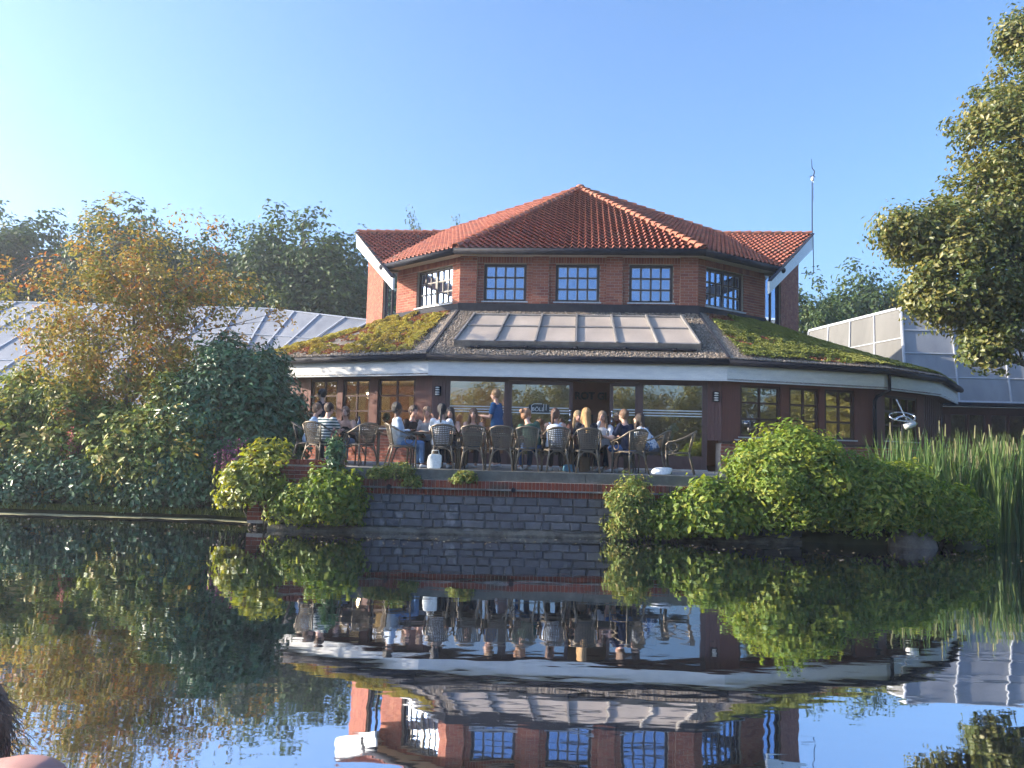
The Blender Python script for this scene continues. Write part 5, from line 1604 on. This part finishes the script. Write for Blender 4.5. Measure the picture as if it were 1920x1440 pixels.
def person(label, x, y, face, sit=True, lean=8, look=0, tilt=0, side=0, arms=('table', 'table'), sk=FAIR, hair='long', hc=(.09, .05, .03), top=(.6, .6, .6), sleeve='short', stripe=None, legs=(.09, .13, .22), shorts=False, shoe='shoe', z=None, turn=0, grow=1.0, name="person"):
    root = empty(name, (x, y, (TZ if z is None else z) + .004), -math.radians(face)); tag(root, label, "person"); root.scale = (grow,) * 3
    V_ = Vector
    Ln = math.radians(lean); Sd = math.radians(side)
    sd = V_((math.sin(Sd), math.sin(Ln), math.cos(Ln))).normalized()
    Rt = Matrix.Rotation(-math.radians(turn), 3, 'Z')
    X_ = Rt @ V_((1, 0, 0)); Yt = sd.cross(X_).normalized(); X_ = Yt.cross(sd).normalized()
    pel = V_((0, 0, .53)) if sit else V_((0, 0, .94))
    if sit and lean > 15: pel.y -= .04
    chest = pel + sd * .27; nb = pel + sd * .47
    hd = (sd * .55 + V_((0, 0, .45)) + V_((0, .12, 0))).normalized()
    hc_ = nb + hd * .192
    HR = Matrix.Rotation(-math.radians(turn + look), 3, 'Z') @ Matrix.Rotation(-math.radians(tilt), 3, 'X')
    sh = [nb - sd * .045 + X_ * (s * .165) for s in (-1, 1)]
    body = MB()
    # torso, neck, head
    body.loft([(pel - sd * .1, X_ * .13, Yt * .10), (pel, X_ * .165, Yt * .12), (pel + sd * .13, X_ * .135, Yt * .10), (chest, X_ * .155, Yt * .112), (nb - sd * .06, X_ * .165, Yt * .085), (nb, X_ * .07, Yt * .06)])
    body.cone(nb - sd * .05, hc_ - HR @ V_((0, .015, .04)), .058, .052)
    body.ell(hc_ + HR @ V_((0, 0, .02)), (.074, .092, .10), HR)
    body.ell(hc_ + HR @ V_((0, .022, -.055)), (.055, .066, .062), HR)
    body.cone(hc_ + HR @ V_((0, .085, .012)), hc_ + HR @ V_((0, .104, -.022)), .010, .015, 8)
    for s in (-1, 1): body.ell(hc_ + HR @ V_((s * .076, -.005, -.005)), (.012, .022, .032), HR)
    wr, el = [], []
    for i, s in enumerate((-1, 1)):
        a = arms[i]; S = sh[i]
        f = {'table': ((.07, .15, -.235), (-.05, .36, -.20)), 'lap': ((.08, .02, -.27), (-.04, .24, -.30)), 'down': ((.05, -.04, -.28), (.06, .04, -.53)), 'fwd': ((.03, .06, -.265), (-.02, .30, -.235)),
             'cross': ((.07, .13, -.23), (-.20, .27, -.19)), 'up': ((.09, .13, -.16), (.0, .22, .08)), 'back': ((.06, -.10, -.27), (.05, -.02, -.50)), 'rest': ((.12, .08, -.25), (.14, .32, -.20))}
        if a == 'face':
            e_ = S + Rt @ V_((s * .04, .19, -.20)); w_ = hc_ + HR @ V_((s * .045, .13, -.10))
        else:
            e_ = S + Rt @ V_((s * f[a][0][0], f[a][0][1], f[a][0][2])); w_ = S + Rt @ V_((s * f[a][1][0], f[a][1][1], f[a][1][2]))
        el.append(e_); wr.append(w_)
        body.ell(S, (.062, .06, .06)); body.cone(S, e_, .052, .040); body.cone(e_, w_, .040, .027)
        d = (w_ - e_).normalized(); sidev = d.cross(V_((0, 0, 1)));
        if sidev.length < .1: sidev = d.cross(V_((0, 1, 0)))
        sidev.normalize(); upv = sidev.cross(d)
        if a == 'face': d = (hc_ + HR @ V_((s * .02, .10, .06)) - w_).normalized()
        pc = w_ + d * .05
        M3 = Matrix((sidev, d, sidev.cross(d))).transposed()
        body.ell(pc, (.036, .05, .018), M3, 10, 6)
        for q in range(4):
            st_ = pc + d * .035 + sidev * (-.027 + .018 * q); ln = (.06, .072, .068, .05)[q]
            k = st_ + d * ln * .55; body.cone(st_, k, .0095, .009, 6); body.cone(k, k + (d * .8 - upv * .6).normalized() * ln * .5, .009, .0075, 6)
        tb_ = w_ + d * .025 - sidev * s * .03; body.cone(tb_, tb_ + (d * .7 - sidev * s * .7).normalized() * .055, .012, .009, 6)
    # legs
    knees, ank = [], []
    for s in (-1, 1):
        if sit:
            hp, kn, an = V_((s * .09, .02, .49)), V_((s * .11, .44, .49)), V_((s * .10, .43 + s * .03, .09))
        else:
            hp, kn, an = V_((s * .085, 0, .90)), V_((s * .09, .03 + s * .05, .49)), V_((s * .09, -.02 + s * .09, .085))
        knees.append(kn); ank.append(an)
        body.cone(hp, kn, .078, .055); body.cone(kn, an, .052, .034); body.cone(an, an + V_((s * .01, .12, -.045)), .034, .028)
    bo = organic(body, "body", skin(*sk), root, .0125, .45, 3)
    # clothing follows the same figure
    shm = MB()
    g = .018
    ext = [(pel - sd * .07, X_ * (.16 + g), Yt * (.115 + g)), (pel + sd * .02, X_ * (.165 + g), Yt * (.122 + g)), (pel + sd * .13, X_ * (.145 + g), Yt * (.105 + g)), (chest, X_ * (.158 + g), Yt * (.115 + g)), (nb - sd * .075, X_ * (.168 + g * .6), Yt * (.09 + g))]
    if sleeve == 'halter': ext[-1] = (nb - sd * .10, X_ * .10, Yt * .10)
    else: ext.append((nb - sd * .02, X_ * .085, Yt * .072))
    shm.loft(ext)
    if sleeve in ('short', 'long'):
        for i in range(2):
            shm.ell(sh[i], (.075, .072, .07))
            if sleeve == 'short': shm.cone(sh[i], sh[i].lerp(el[i], .62), .066, .066)
            else: shm.cone(sh[i], el[i], .066, .056); shm.cone(el[i], el[i].lerp(wr[i], .93), .056, .042)
    elif sleeve == 'tank':
        for i in range(2): shm.cone(sh[i] - X_ * ((-1, 1)[i] * .045) + sd * .045, chest, .035, .09)
    organic(shm, "shirt", cloth(top, stripe), root, .014, .45, 4)
    pn = MB()
    pn.loft([(pel - sd * .13, X_ * .14, Yt * .115), (pel - sd * .02, X_ * .178, Yt * .132), (pel + sd * .04, X_ * .17, Yt * .125)])
    for i, s in enumerate((-1, 1)):
        hp = V_((s * .09, .02, .49)) if sit else V_((s * .085, 0, .90))
        kn, an = knees[i], ank[i]
        if shorts: pn.cone(hp, hp.lerp(kn, .85), .095, .078)
        else: pn.cone(hp, kn, .092, .068); pn.cone(kn, kn.lerp(an, .9), .066, .055)
    organic(pn, "trousers", cloth(legs), root, .016, .45, 4)
    for i, s in enumerate((-1, 1)):
        f_ = MB(); an = ank[i]
        f_.loft([(an + V_((0, -.05, -.075)), (.036, 0, 0), (0, 0, .025)), (an + V_((0, -.02, -.05)), (.042, 0, 0), (0, 0, .045)), (an + V_((0, .06, -.058)), (.046, 0, 0), (0, 0, .036)), (an + V_((0, .14, -.068)), (.046, 0, 0), (0, 0, .026)), (an + V_((0, .185, -.075)), (.03, 0, 0), (0, 0, .016))])
        f_.build("shoe", M[shoe], root, True)
    # hair
    hm = MB()
    hm.ell(hc_ + HR @ V_((0, -.02, .038)), (.097, .110, .109), HR)
    if hair != 'short': hm.ell(hc_ + HR @ V_((0, -.045, -.01)), (.09, .08, .098), HR)
    else: hm.ell(hc_ + HR @ V_((0, -.042, -.005)), (.086, .074, .082), HR)
    if hair == 'long':
        hm.cone(hc_ + HR @ V_((0, -.06, 0)), hc_ + HR @ V_((0, -.085, -.16)) - sd * .02, .075, .082); hm.cone(hc_ + HR @ V_((0, -.085, -.14)), nb - sd * .20 - Yt * .10, .08, .055)
        for s in (-1, 1): hm.cone(hc_ + HR @ V_((s * .068, -.01, .03)), hc_ + HR @ V_((s * .088, .0, -.17)), .03, .034)
        for s in (-1, 1): hm.cone(hc_ + HR @ V_((s * .088, .0, -.15)), sh[(s + 1) // 2] * .55 + nb * .45 + Yt * .06 - sd * .14, .034, .02)
    elif hair == 'pony':
        hm.ell(hc_ + HR @ V_((0, -.105, .03)), (.032, .035, .032), HR)
        hm.cone(hc_ + HR @ V_((0, -.115, .03)), hc_ + HR @ V_((0, -.15, -.10)), .028, .036); hm.cone(hc_ + HR @ V_((0, -.15, -.10)), hc_ + HR @ V_((0, -.14, -.28)), .036, .014)
    elif hair == 'bun':
        hm.ell(hc_ + HR @ V_((0, -.125, .055)), (.055, .055, .052), HR)
    elif hair == 'back':
        pass
    ho = organic(hm, "hair", hairm(hc), root, .013, .6, 2)
    # features
    for s in (-1, 1):
        e_ = MB(); e_.ell(hc_ + HR @ V_((s * .030, .083, .012)), (.012, .007, .007), HR, 8, 6); e_.build("eye", M['eye'], root, True)
    e_ = MB(); e_.ell(hc_ + HR @ V_((0, .086, -.058)), (.022, .007, .007), HR, 8, 6); e_.build("mouth", M['lip'], root, True)
    return root

CG = "rattan chair "
# left table
person("light haired guest in a pale blue top facing right at the small left table", xat(583, 17.25), 17.25, 80, lean=14, arms=('lap', 'table'), hair='back', hc=(.20, .11, .06), top=(.42, .55, .72), legs=(.20, .30, .45), look=10)
chair(xat(581, 17.25), 17.25, 80, "rattan chair half hidden by the rhododendron at the small left table")
person("dark haired guest in a white and green striped shirt with back turned", xat(611, 16.72), 16.72, 28, lean=16, arms=('table', 'table'), hair='short', hc=(.07, .035, .02), top=(.66, .67, .62), stripe=('bands', (.03, .07, .08)), legs=(.02, .025, .035), look=15)
chair(xat(604, 16.66), 16.66, 24, "rattan chair carrying the guest in the striped shirt")
person("smiling guest in a dark halter top leaning over the small left table", xat(655, 17.85), 17.85, 186, lean=26, tilt=-12, arms=('table', 'table'), hair='back', hc=(.16, .08, .045), top=(.012, .01, .012), sleeve='halter', legs=(.30, .40, .56), shoe='shoedark')
chair(xat(655, 17.9), 17.95, 186, "rattan chair under the guest in the dark halter top")
chair(xat(681, 16.75), 16.75, 318, "empty rattan chair in front of the small left table")
person("standing person in dark navy clothes before the left bay window", xat(607, 18.9), 18.9, 282, sit=False, lean=3, arms=('fwd', 'down'), hair='short', hc=(.012, .01, .01), top=(.015, .022, .04), sleeve='short', legs=(.015, .02, .035), shoe='shoedark', grow=.99)
# long table, near side
person("guest with dark skin in a washed denim jacket seated at the table's left end", xat(752, 16.3), 16.3, 72, lean=-8, arms=('rest', 'lap'), sk=BROWN, hair='back', hc=(.012, .009, .01), top=(.44, .53, .64), sleeve='long', legs=(.12, .24, .46), look=12)
chair(xat(757, 16.28), 16.28, 72, "rattan chair at the left end holding the guest in denim")
person("guest in a white tee with a long black ponytail, back turned", xat(829, 16.25), 16.25, 4, lean=6, hair='pony', hc=(.008, .007, .01), top=(.80, .81, .82), legs=(.02, .025, .04))
chair(xat(836, 16.12), 16.12, 2, "rattan chair behind the black ponytail, above the white tote")
chair(xat(890, 16.1), 16.1, 358, "empty rattan chair, left one of the pair below the standing boy")
chair(xat(945, 16.1), 16.1, 3, "empty rattan chair, right one of the pair below the standing boy")
person("guest with a curly bun in a dark green tee leaning sideways", xat(1003, 16.3), 16.3, 340, lean=24, side=-8, look=75, tilt=10, turn=10, arms=('cross', 'lap'), hair='bun', hc=(.34, .17, .085), top=(.035, .085, .065), legs=(.03, .075, .19))
chair(xat(994, 16.08), 16.08, 6, "rattan chair carrying the guest with the curly bun")
person("guest in a pale tank top with a brown ponytail, back turned", xat(1042, 16.3), 16.3, 8, lean=20, look=20, arms=('table', 'rest'), hair='pony', hc=(.10, .045, .025), top=(.66, .72, .78), sleeve='tank', legs=(.03, .03, .04))
chair(xat(1046, 16.1), 16.1, 355, "rattan chair with slatted shadows under the brown ponytail guest")
person("guest with long golden hair spread over the back, turned away", xat(1103, 16.25), 16.25, 352, lean=12, tilt=-6, hair='long', hc=(.42, .24, .085), top=(.025, .028, .04), legs=(.02, .02, .03))
chair(xat(1104, 16.06), 16.06, 1, "rattan chair behind the golden-haired guest")
person("man in a navy tee and blue shorts with short brown hair, back turned", xat(1181, 16.3), 16.3, 322, lean=14, look=-6, tilt=-8, arms=('rest', 'table'), hair='short', hc=(.16, .085, .045), top=(.018, .024, .05), legs=(.07, .15, .34), shorts=True)
chair(xat(1184, 16.12), 16.12, 332, "rattan chair turned a little left under the man in navy")
person("guest with long dark hair in a white and blue patterned shirt leaning left", xat(1222, 16.75), 16.75, 300, lean=30, tilt=-14, arms=('table', 'lap'), hair='long', hc=(.035, .018, .012), top=(.74, .78, .82), stripe=('spots', (.12, .24, .42)), legs=(.16, .17, .2))
chair(xat(1228, 16.68), 16.68, 296, "rattan chair at the right end below the patterned shirt")
chair(xat(1275, 16.35), 16.35, 285, "empty rattan chair standing alone at the right end")
# far side, facing the water
far = [("guest with a pale hairband and dark cardigan beside the denim jacket", 771, 17.45, 130, dict(look=10, hair='back', hc=(.05, .025, .015), top=(.03, .022, .022), sleeve='long', arms=('lap', 'lap'))),
       ("fair guest with pulled back hair raising a hand, between denim jacket and black ponytail", 803, 17.65, 178, dict(look=-4, hair='back', hc=(.28, .16, .09), top=(.45, .42, .40), arms=('up', 'table'), lean=14)),
       ("guest with long straight dark hair facing the water", 848, 17.75, 186, dict(hair='long', hc=(.014, .010, .010), top=(.02, .02, .025), sleeve='halter', lean=12)),
       ("guest with long brown hair and bare shoulders next to the standing boy", 890, 17.75, 182, dict(hair='long', hc=(.11, .055, .03), top=(.10, .06, .05), sleeve='halter', lean=16)),
       ("light blond guest half hidden behind the golden hair", 1082, 17.75, 172, dict(hair='long', hc=(.46, .31, .15), top=(.10, .05, .04), lean=14)),
       ("guest in a pale grey hoodie holding a hand to the face", 1132, 17.65, 190, dict(hair='long', hc=(.20, .13, .08), top=(.52, .55, .60), sleeve='long', arms=('table', 'face'), lean=14)),
       ("guest with brown skin looking left behind the man in navy", 1166, 17.7, 215, dict(sk=BROWN, hair='short', hc=(.012, .01, .01), top=(.03, .025, .03), arms=('table', 'face'), lean=18))]
for lb, px_, Y_, fc, kw in far:
    kw = dict(dict(lean=8, legs=(.05, .06, .09)), **kw)
    person(lb, xat(px_, Y_), Y_, fc, **kw)
    chair(xat(px_, Y_ + .1), Y_ + .12, fc, "rattan chair on the far side under the " + " ".join(lb.split()[:8]))
person("standing boy in a blue tee facing left with an arm held out", xat(934, 18.4), 18.4, 292, sit=False, lean=4, look=-18, grow=1.03, arms=('fwd', 'down'), hair='short', hc=(.24, .14, .065), top=(.025, .10, .24), legs=(.02, .025, .04), shoe='shoe')
# indoors
rot = Matrix.Rotation(BYAW, 3, 'Z')
q = BO + rot @ Vector((2.45, 1.6, 0)); person("person in a light blue shirt bending down behind the right glass pane", q.x, q.y, 100, sit=False, lean=24, tilt=-20, hair='short', hc=(.03, .02, .015), top=(.35, .48, .62), grow=.85)
q = BO + rot @ Vector((-5.2, 2.6, 0)); person("dark seated guest indoors behind the middle pane of the left bay", q.x, q.y, 260, lean=10, hair='back', hc=(.02, .015, .015), top=(.03, .03, .035), sleeve='long')
chair(q.x, q.y, 260, "rattan chair indoors behind the left bay window")

# ------------------------------------------------------------------ things on the tables and floor
def bottle(x, y, col, h, label):
    b_ = empty("bottle", (x, y, TZ + .744)); tag(b_, label, "bottle")
    m_ = MB(); r = .038
    m_.loft([((0, 0, 0), (r, 0, 0), (0, r, 0)), ((0, 0, h * .62), (r, 0, 0), (0, r, 0)), ((0, 0, h * .8), (r * .45, 0, 0), (0, r * .45, 0)), ((0, 0, h), (r * .4, 0, 0), (0, r * .4, 0))])
    m_.build("bottle_body", mat_plain("bottle_glass", col, .15), b_, True)
    m_ = MB(); m_.tube([(0, 0, h), (0, 0, h + .02)], r * .45, 8); m_.build("cap", M['gutter'], b_, True)
bottle(-3.22, 16.98, (.02, .05, .12), .27, "dark blue bottle on the small left table")
bottle(-1.3, 16.9, (.5, .52, .5), .22, "clear bottle on the long table near the black ponytail")
bottle(.35, 16.95, (.30, .14, .05), .22, "amber bottle on the long table behind the curly bun")
for i, (x_, y_, lb) in enumerate(((-3.05, 17.12, "drinking glass on the small left table"), (-.6, 16.9, "drinking glass on the long table behind the empty chairs"), (1.0, 17.0, "drinking glass on the long table by the tank top guest"), (2.05, 17.0, "drinking glass before the grey hoodie"))):
    g_ = MB(); g_.loft([((0, 0, 0), (.028, 0, 0), (0, .028, 0)), ((0, 0, .13), (.035, 0, 0), (0, .035, 0)), ((0, 0, .131), (.032, 0, 0), (0, .032, 0)), ((0, 0, .02), (.025, 0, 0), (0, .025, 0))])
    o = g_.build("drinking_glass", mat_glass("tumbler", (.85, .88, .88), .15), None, True); o.location = (x_, y_, TZ + .744); tag(o, lb, "glass")
for i, (x_, y_, lb) in enumerate(((-1.75, 16.85, "white plate on the long table before the denim jacket"), (-.2, 16.95, "white plate on the long table near the empty chairs"), (.75, 16.85, "white plate on the long table by the curly bun"), (1.75, 16.9, "white plate on the long table by the golden hair"))):
    g_ = MB(); g_.loft([((0, 0, 0), (.07, 0, 0), (0, .07, 0)), ((0, 0, .012), (.12, 0, 0), (0, .12, 0)), ((0, 0, .015), (.118, 0, 0), (0, .118, 0)), ((0, 0, .007), (.07, 0, 0), (0, .07, 0))])
    o = g_.build("plate", M['lampwhite'], None, True); o.location = (x_, y_, TZ + .744); tag(o, lb, "plate")
np_ = MB(); vs = []
for j in range(6):
    for i in range(9): vs.append((i * .04 - .16, j * .04 - .1, .006 + .035 * abs(mnoise.noise(Vector((i * .5, j * .6, 2))))))
np_.add(vs, [(j * 9 + i, j * 9 + i + 1, j * 9 + i + 10, j * 9 + i + 9) for j in range(5) for i in range(8)])
o = np_.build("paper_wrap", mat_plain("white_paper", (.75, .76, .78), .8), None, True); o.location = (-2.98, 16.95, TZ + .745); tag(o, "crumpled white paper on the small left table", "paper")

def bag(name, label, x, y, w, h, d, col, slump=0.15, handles=True, rz=0):
    b_ = empty(name, (x, y, TZ + .004), rz); tag(b_, label, "bag")
    n = 12; m_ = MB(); rings = []
    for k, (t, sc_) in enumerate(((0, .85), (.1, 1.0), (.45, 1.02), (.8, .95), (1.0, .86))):
        rings.append(((slump * h * t * t, 0, h * t), (w / 2 * sc_, 0, 0), (0, d / 2 * (1 - .55 * t), 0)))
    m_.loft(rings)
    m_.v = [tuple(Vector(v) + Vector((mnoise.noise(Vector(v) * 9), mnoise.noise(Vector(v) * 9 + Vector((5, 0, 0))), 0)) * .02) for v in m_.v]
    o_ = m_.build("bag_body", cloth(col), b_, True)
    sb = o_.modifiers.new("sub", 'SUBSURF'); sb.levels = 1; sb.render_levels = 2
    if handles:
        for yy in (-.02, .02):
            m_ = MB(); m_.tube([(-w * .25 + slump * h, yy, h * .95), (-w * .2 + slump * h, yy, h * 1.22), (w * .2 + slump * h, yy, h * 1.22), (w * .25 + slump * h, yy, h * .95)], .009, 6); m_.build("handle", cloth(col), b_, True)
    return b_
bag("tote_bag", "white cloth tote bag standing on the terrace below the ponytail guest", xat(819, 15.85), 15.82, .30, .30, .10, (.74, .78, .76), .06)
bag("backpack", "brown backpack on the terrace floor below the golden-haired guest", xat(1098, 16.3), 16.3, .22, .32, .2, (.13, .085, .055), .05)
bag("shoulder_bag", "small blue bag on the floor below the tank top guest", xat(1070, 16.35), 16.35, .26, .15, .16, (.10, .24, .34), .1, False)
bag("cloth_bag", "white bag slumped on the terrace beside the lone empty chair", xat(1242, 15.85), 15.9, .42, .15, .25, (.72, .74, .74), .5, False)

# small fittings on the right brick apron
Bq = Basis(W0, W1)
def at_b(u, v, z): return BO + rot @ Bq(u, v, z)
fl_ = empty("flood_lamp", at_b(.32, .06, 1.66), BYAW + math.atan2(Bq.U.y, Bq.U.x)); tag(fl_, "white round flood lamp on the brick apron right of the doors", "lamp")
m_ = MB(); m_.ell((0, -.04, 0), (.075, .06, .075)); m_.build("housing", M['lampwhite'], fl_, True)
m_ = MB(); m_.ell((.02, -.09, .02), (.035, .02, .035)); m_.build("lens", M['gutter'], fl_, True)
sk_ = MB(); sk_.box(-.04, .04, -.035, 0, -.05, .05); o = sk_.build("wall_socket", M['dark'], None); o.location = at_b(.42, .05, 1.42); o.rotation_euler = (0, 0, BYAW + math.atan2(Bq.U.y, Bq.U.x)); tag(o, "small dark socket box low on the brick apron", "socket")
bw_ = MB(); bw_.loft([((0, 0, 0), (.05, 0, 0), (0, .05, 0)), ((0, 0, .04), (.11, 0, 0), (0, .11, 0)), ((0, 0, .045), (.1, 0, 0), (0, .1, 0)), ((0, 0, .015), (.05, 0, 0), (0, .05, 0))]); o = bw_.build("bowl", M['lampwhite'], None, True); o.location = at_b(.42, -.06, 1.968); tag(o, "white bowl on the sill board right of the doors", "bowl")
cp = MB(); cp.tube([(0, 0, 0), (0, 0, .12)], .035, 10); o = cp.build("cup", M['lampwhite'], None, True); o.location = at_b(1.35, .03, 2.085); tag(o, "small white cup on the right bay window sill", "cup")
# bright metal garden mobile above the reeds
b = px_at(1692, 790, 17.4)
gm = empty("garden_mobile", (b.x, 17.4, .8)); tag(gm, "shiny metal garden mobile with slanting rod above the reeds", "sculpture")
zc = b.z - .8
m_ = MB(); m_.tube([(-.02, 0, 0), (0, 0, zc)], .022, 8); m_.build("post", M['gutter'], gm)
m_ = MB(); m_.tube([(-.13, 0, zc + .48), (.12, 0, zc - .02)], .013, 8); m_.build("rod", M['chrome'], gm)
m_ = MB(); m_.tube([(.28 * math.cos(t), .12 * math.sin(t), zc + .1 + .10 * math.sin(t)) for t in np.linspace(0, 2 * math.pi, 25)], .014, 7, caps=False); m_.build("ring", M['chrome'], gm, True)
m_ = MB(); m_.loft([((-.2 + .1 * k, 0, zc + .02 + .09 * math.sin(k * .8)), (0, .09, 0), (0, 0, .02)) for k in range(6)]); m_.build("vane", M['chrome'], gm, True)
m_ = MB(); m_.tube([(.02, -.05, zc - .12), (.24, -.05, zc - .04)], .065, 14); m_.build("drum", M['lampwhite'], gm, True)

# ------------------------------------------------------------------ person close by at the lower left
def near_person():
    root = empty("person", (-0.945, 1.34, .45), 0); tag(root, "bare-shouldered person with short brown hair at the lower left corner, cut by the frame", "person")
    V_ = Vector
    hc_ = V_((-.06, .17, .725)); HR = Matrix.Rotation(.5, 3, 'Z') @ Matrix.Rotation(-.35, 3, 'X')
    body = MB()
    pel = V_((0, -.34, .14)); chest = V_((.0, -.1, .48)); nb = V_((.0, .02, .69))
    ax, ay = V_((1, 0, 0)), V_((0, .92, -.3))
    body.loft([(pel - V_((0, 0, .08)), ax * .15, ay * .12), (pel, ax * .18, ay * .14), (pel.lerp(chest, .5), ax * .16, ay * .12), (chest, ax * .19, ay * .13), (nb - V_((0, .01, .05)), ax * .19, ay * .10), (nb + V_((0, .01, .03)), ax * .075, ay * .065)])
    body.cone(nb - V_((0, .02, .02)), hc_ - V_((0, .01, .06)), .066, .058)
    body.ell(hc_, (.078, .098, .118), HR, 20, 14); body.ell(hc_ + HR @ V_((0, .03, -.075)), (.058, .062, .055), HR)
    body.cone(hc_ + HR @ V_((0, .095, .0)), hc_ + HR @ V_((0, .115, -.035)), .012, .018)
    for s in (-1, 1): body.ell(hc_ + HR @ V_((s * .078, -.005, -.015)), (.014, .025, .036), HR)
    for s in (-1, 1):
        S = nb + V_((s * .185, -.03, .035)); e_ = S + V_((s * .07, .10, -.27)); w_ = e_ + V_((-s * .05, .24, -.02))
        body.ell(S, (.07, .068, .062)); body.cone(nb - V_((0, .02, .01)), S, .075, .066); body.cone(S, e_, .056, .043); body.cone(e_, w_, .043, .03)
        d = (w_ - e_).normalized(); sv = d.cross(V_((0, 0, 1))).normalized(); body.ell(w_ + d * .05, (.04, .055, .02), Matrix((sv, d, sv.cross(d))).transposed())
        for q in range(4):
            a = w_ + d * .085 + sv * (-.03 + .02 * q); body.cone(a, a + d * .04, .010, .009, 6); body.cone(a + d * .04, a + d * .06 - V_((0, 0, .02)), .009, .008, 6)
        a = w_ + d * .03 - sv * s * .034; body.cone(a, a + (d - sv * s).normalized() * .05, .012, .009, 6)
        hp, kn = V_((s * .1, -.3, .1)), V_((s * .16, .12, .3)); an = V_((s * .14, .2, -.02))
        body.cone(hp, kn, .09, .062); body.cone(kn, an, .058, .04); body.cone(an, an + V_((0, .14, -.04)), .038, .03)
    organic(body, "body", skin("sunned", (.46, .24, .19)), root, .0085, .6, 5)
    pn = MB(); pn.loft([(pel - V_((0, 0, .09)), ax * .17, ay * .14), (pel + V_((0, 0, .06)), ax * .2, ay * .155)])
    for s in (-1, 1): pn.cone(V_((s * .1, -.3, .1)), V_((s * .145, .02, .25)), .105, .085)
    organic(pn, "shorts", cloth((.03, .05, .12)), root, .014, .5, 4)
    hm = MB(); hm.ell(hc_ + HR @ V_((0, -.02, .03)), (.092, .106, .112), HR, 20, 14); hm.ell(hc_ + HR @ V_((0, -.06, -.04)), (.084, .07, .10), HR, 20, 14)
    organic(hm, "hair", hairm((.24, .14, .095)), root, .009, .7, 2)
    st = MB(); rg = np.random.default_rng(3)
    for k in range(900):                                # loose strands
        d = unit(rg.normal(size=(1, 3)))[0]
        if d[1] > .55: continue
        p0 = hc_ + HR @ V_((d[0] * .09, d[1] * .103 - .025, d[2] * .108 + .02))
        out = (HR @ V_(tuple(d))).normalized(); fl = V_((0, -.25, -1)) + V_(tuple(rg.normal(size=3))) * .35
        fl = (fl - out * fl.dot(out) * .8).normalized(); L = rg.uniform(.03, .075); lift = rg.uniform(.03, .16) if k % 9 else rg.uniform(.5, .9)
        st.tube([p0 - out * .004, p0 + fl * L * .5 + out * L * lift * .6, p0 + fl * L + out * L * lift], [.0011, .0009, .0003], 3, caps=False)
    st.build("hair_strands", hairm((.30, .19, .125)), root, True)
near_person()

# ------------------------------------------------------------------ haze
HAZE = 0.0014
if HAZE:
    hz = MB(); hz.box(-160, 160, -60, 110, -2.2, 24)
    m_ = bpy.data.materials.new("haze"); m_.use_nodes = True; nt_ = m_.node_tree
    nt_.nodes.remove(nt_.nodes["Principled BSDF"])
    pv = N(nt_, "ShaderNodeVolumePrincipled"); pv.inputs["Color"].default_value = (.82, .90, 1.0, 1); pv.inputs["Density"].default_value = HAZE; pv.inputs["Anisotropy"].default_value = .35
    nt_.links.new(pv.outputs[0], nt_.nodes["Material Output"].inputs["Volume"])
    o = hz.build("haze", m_); tag(o, "light evening haze over the pond", kind="stuff")
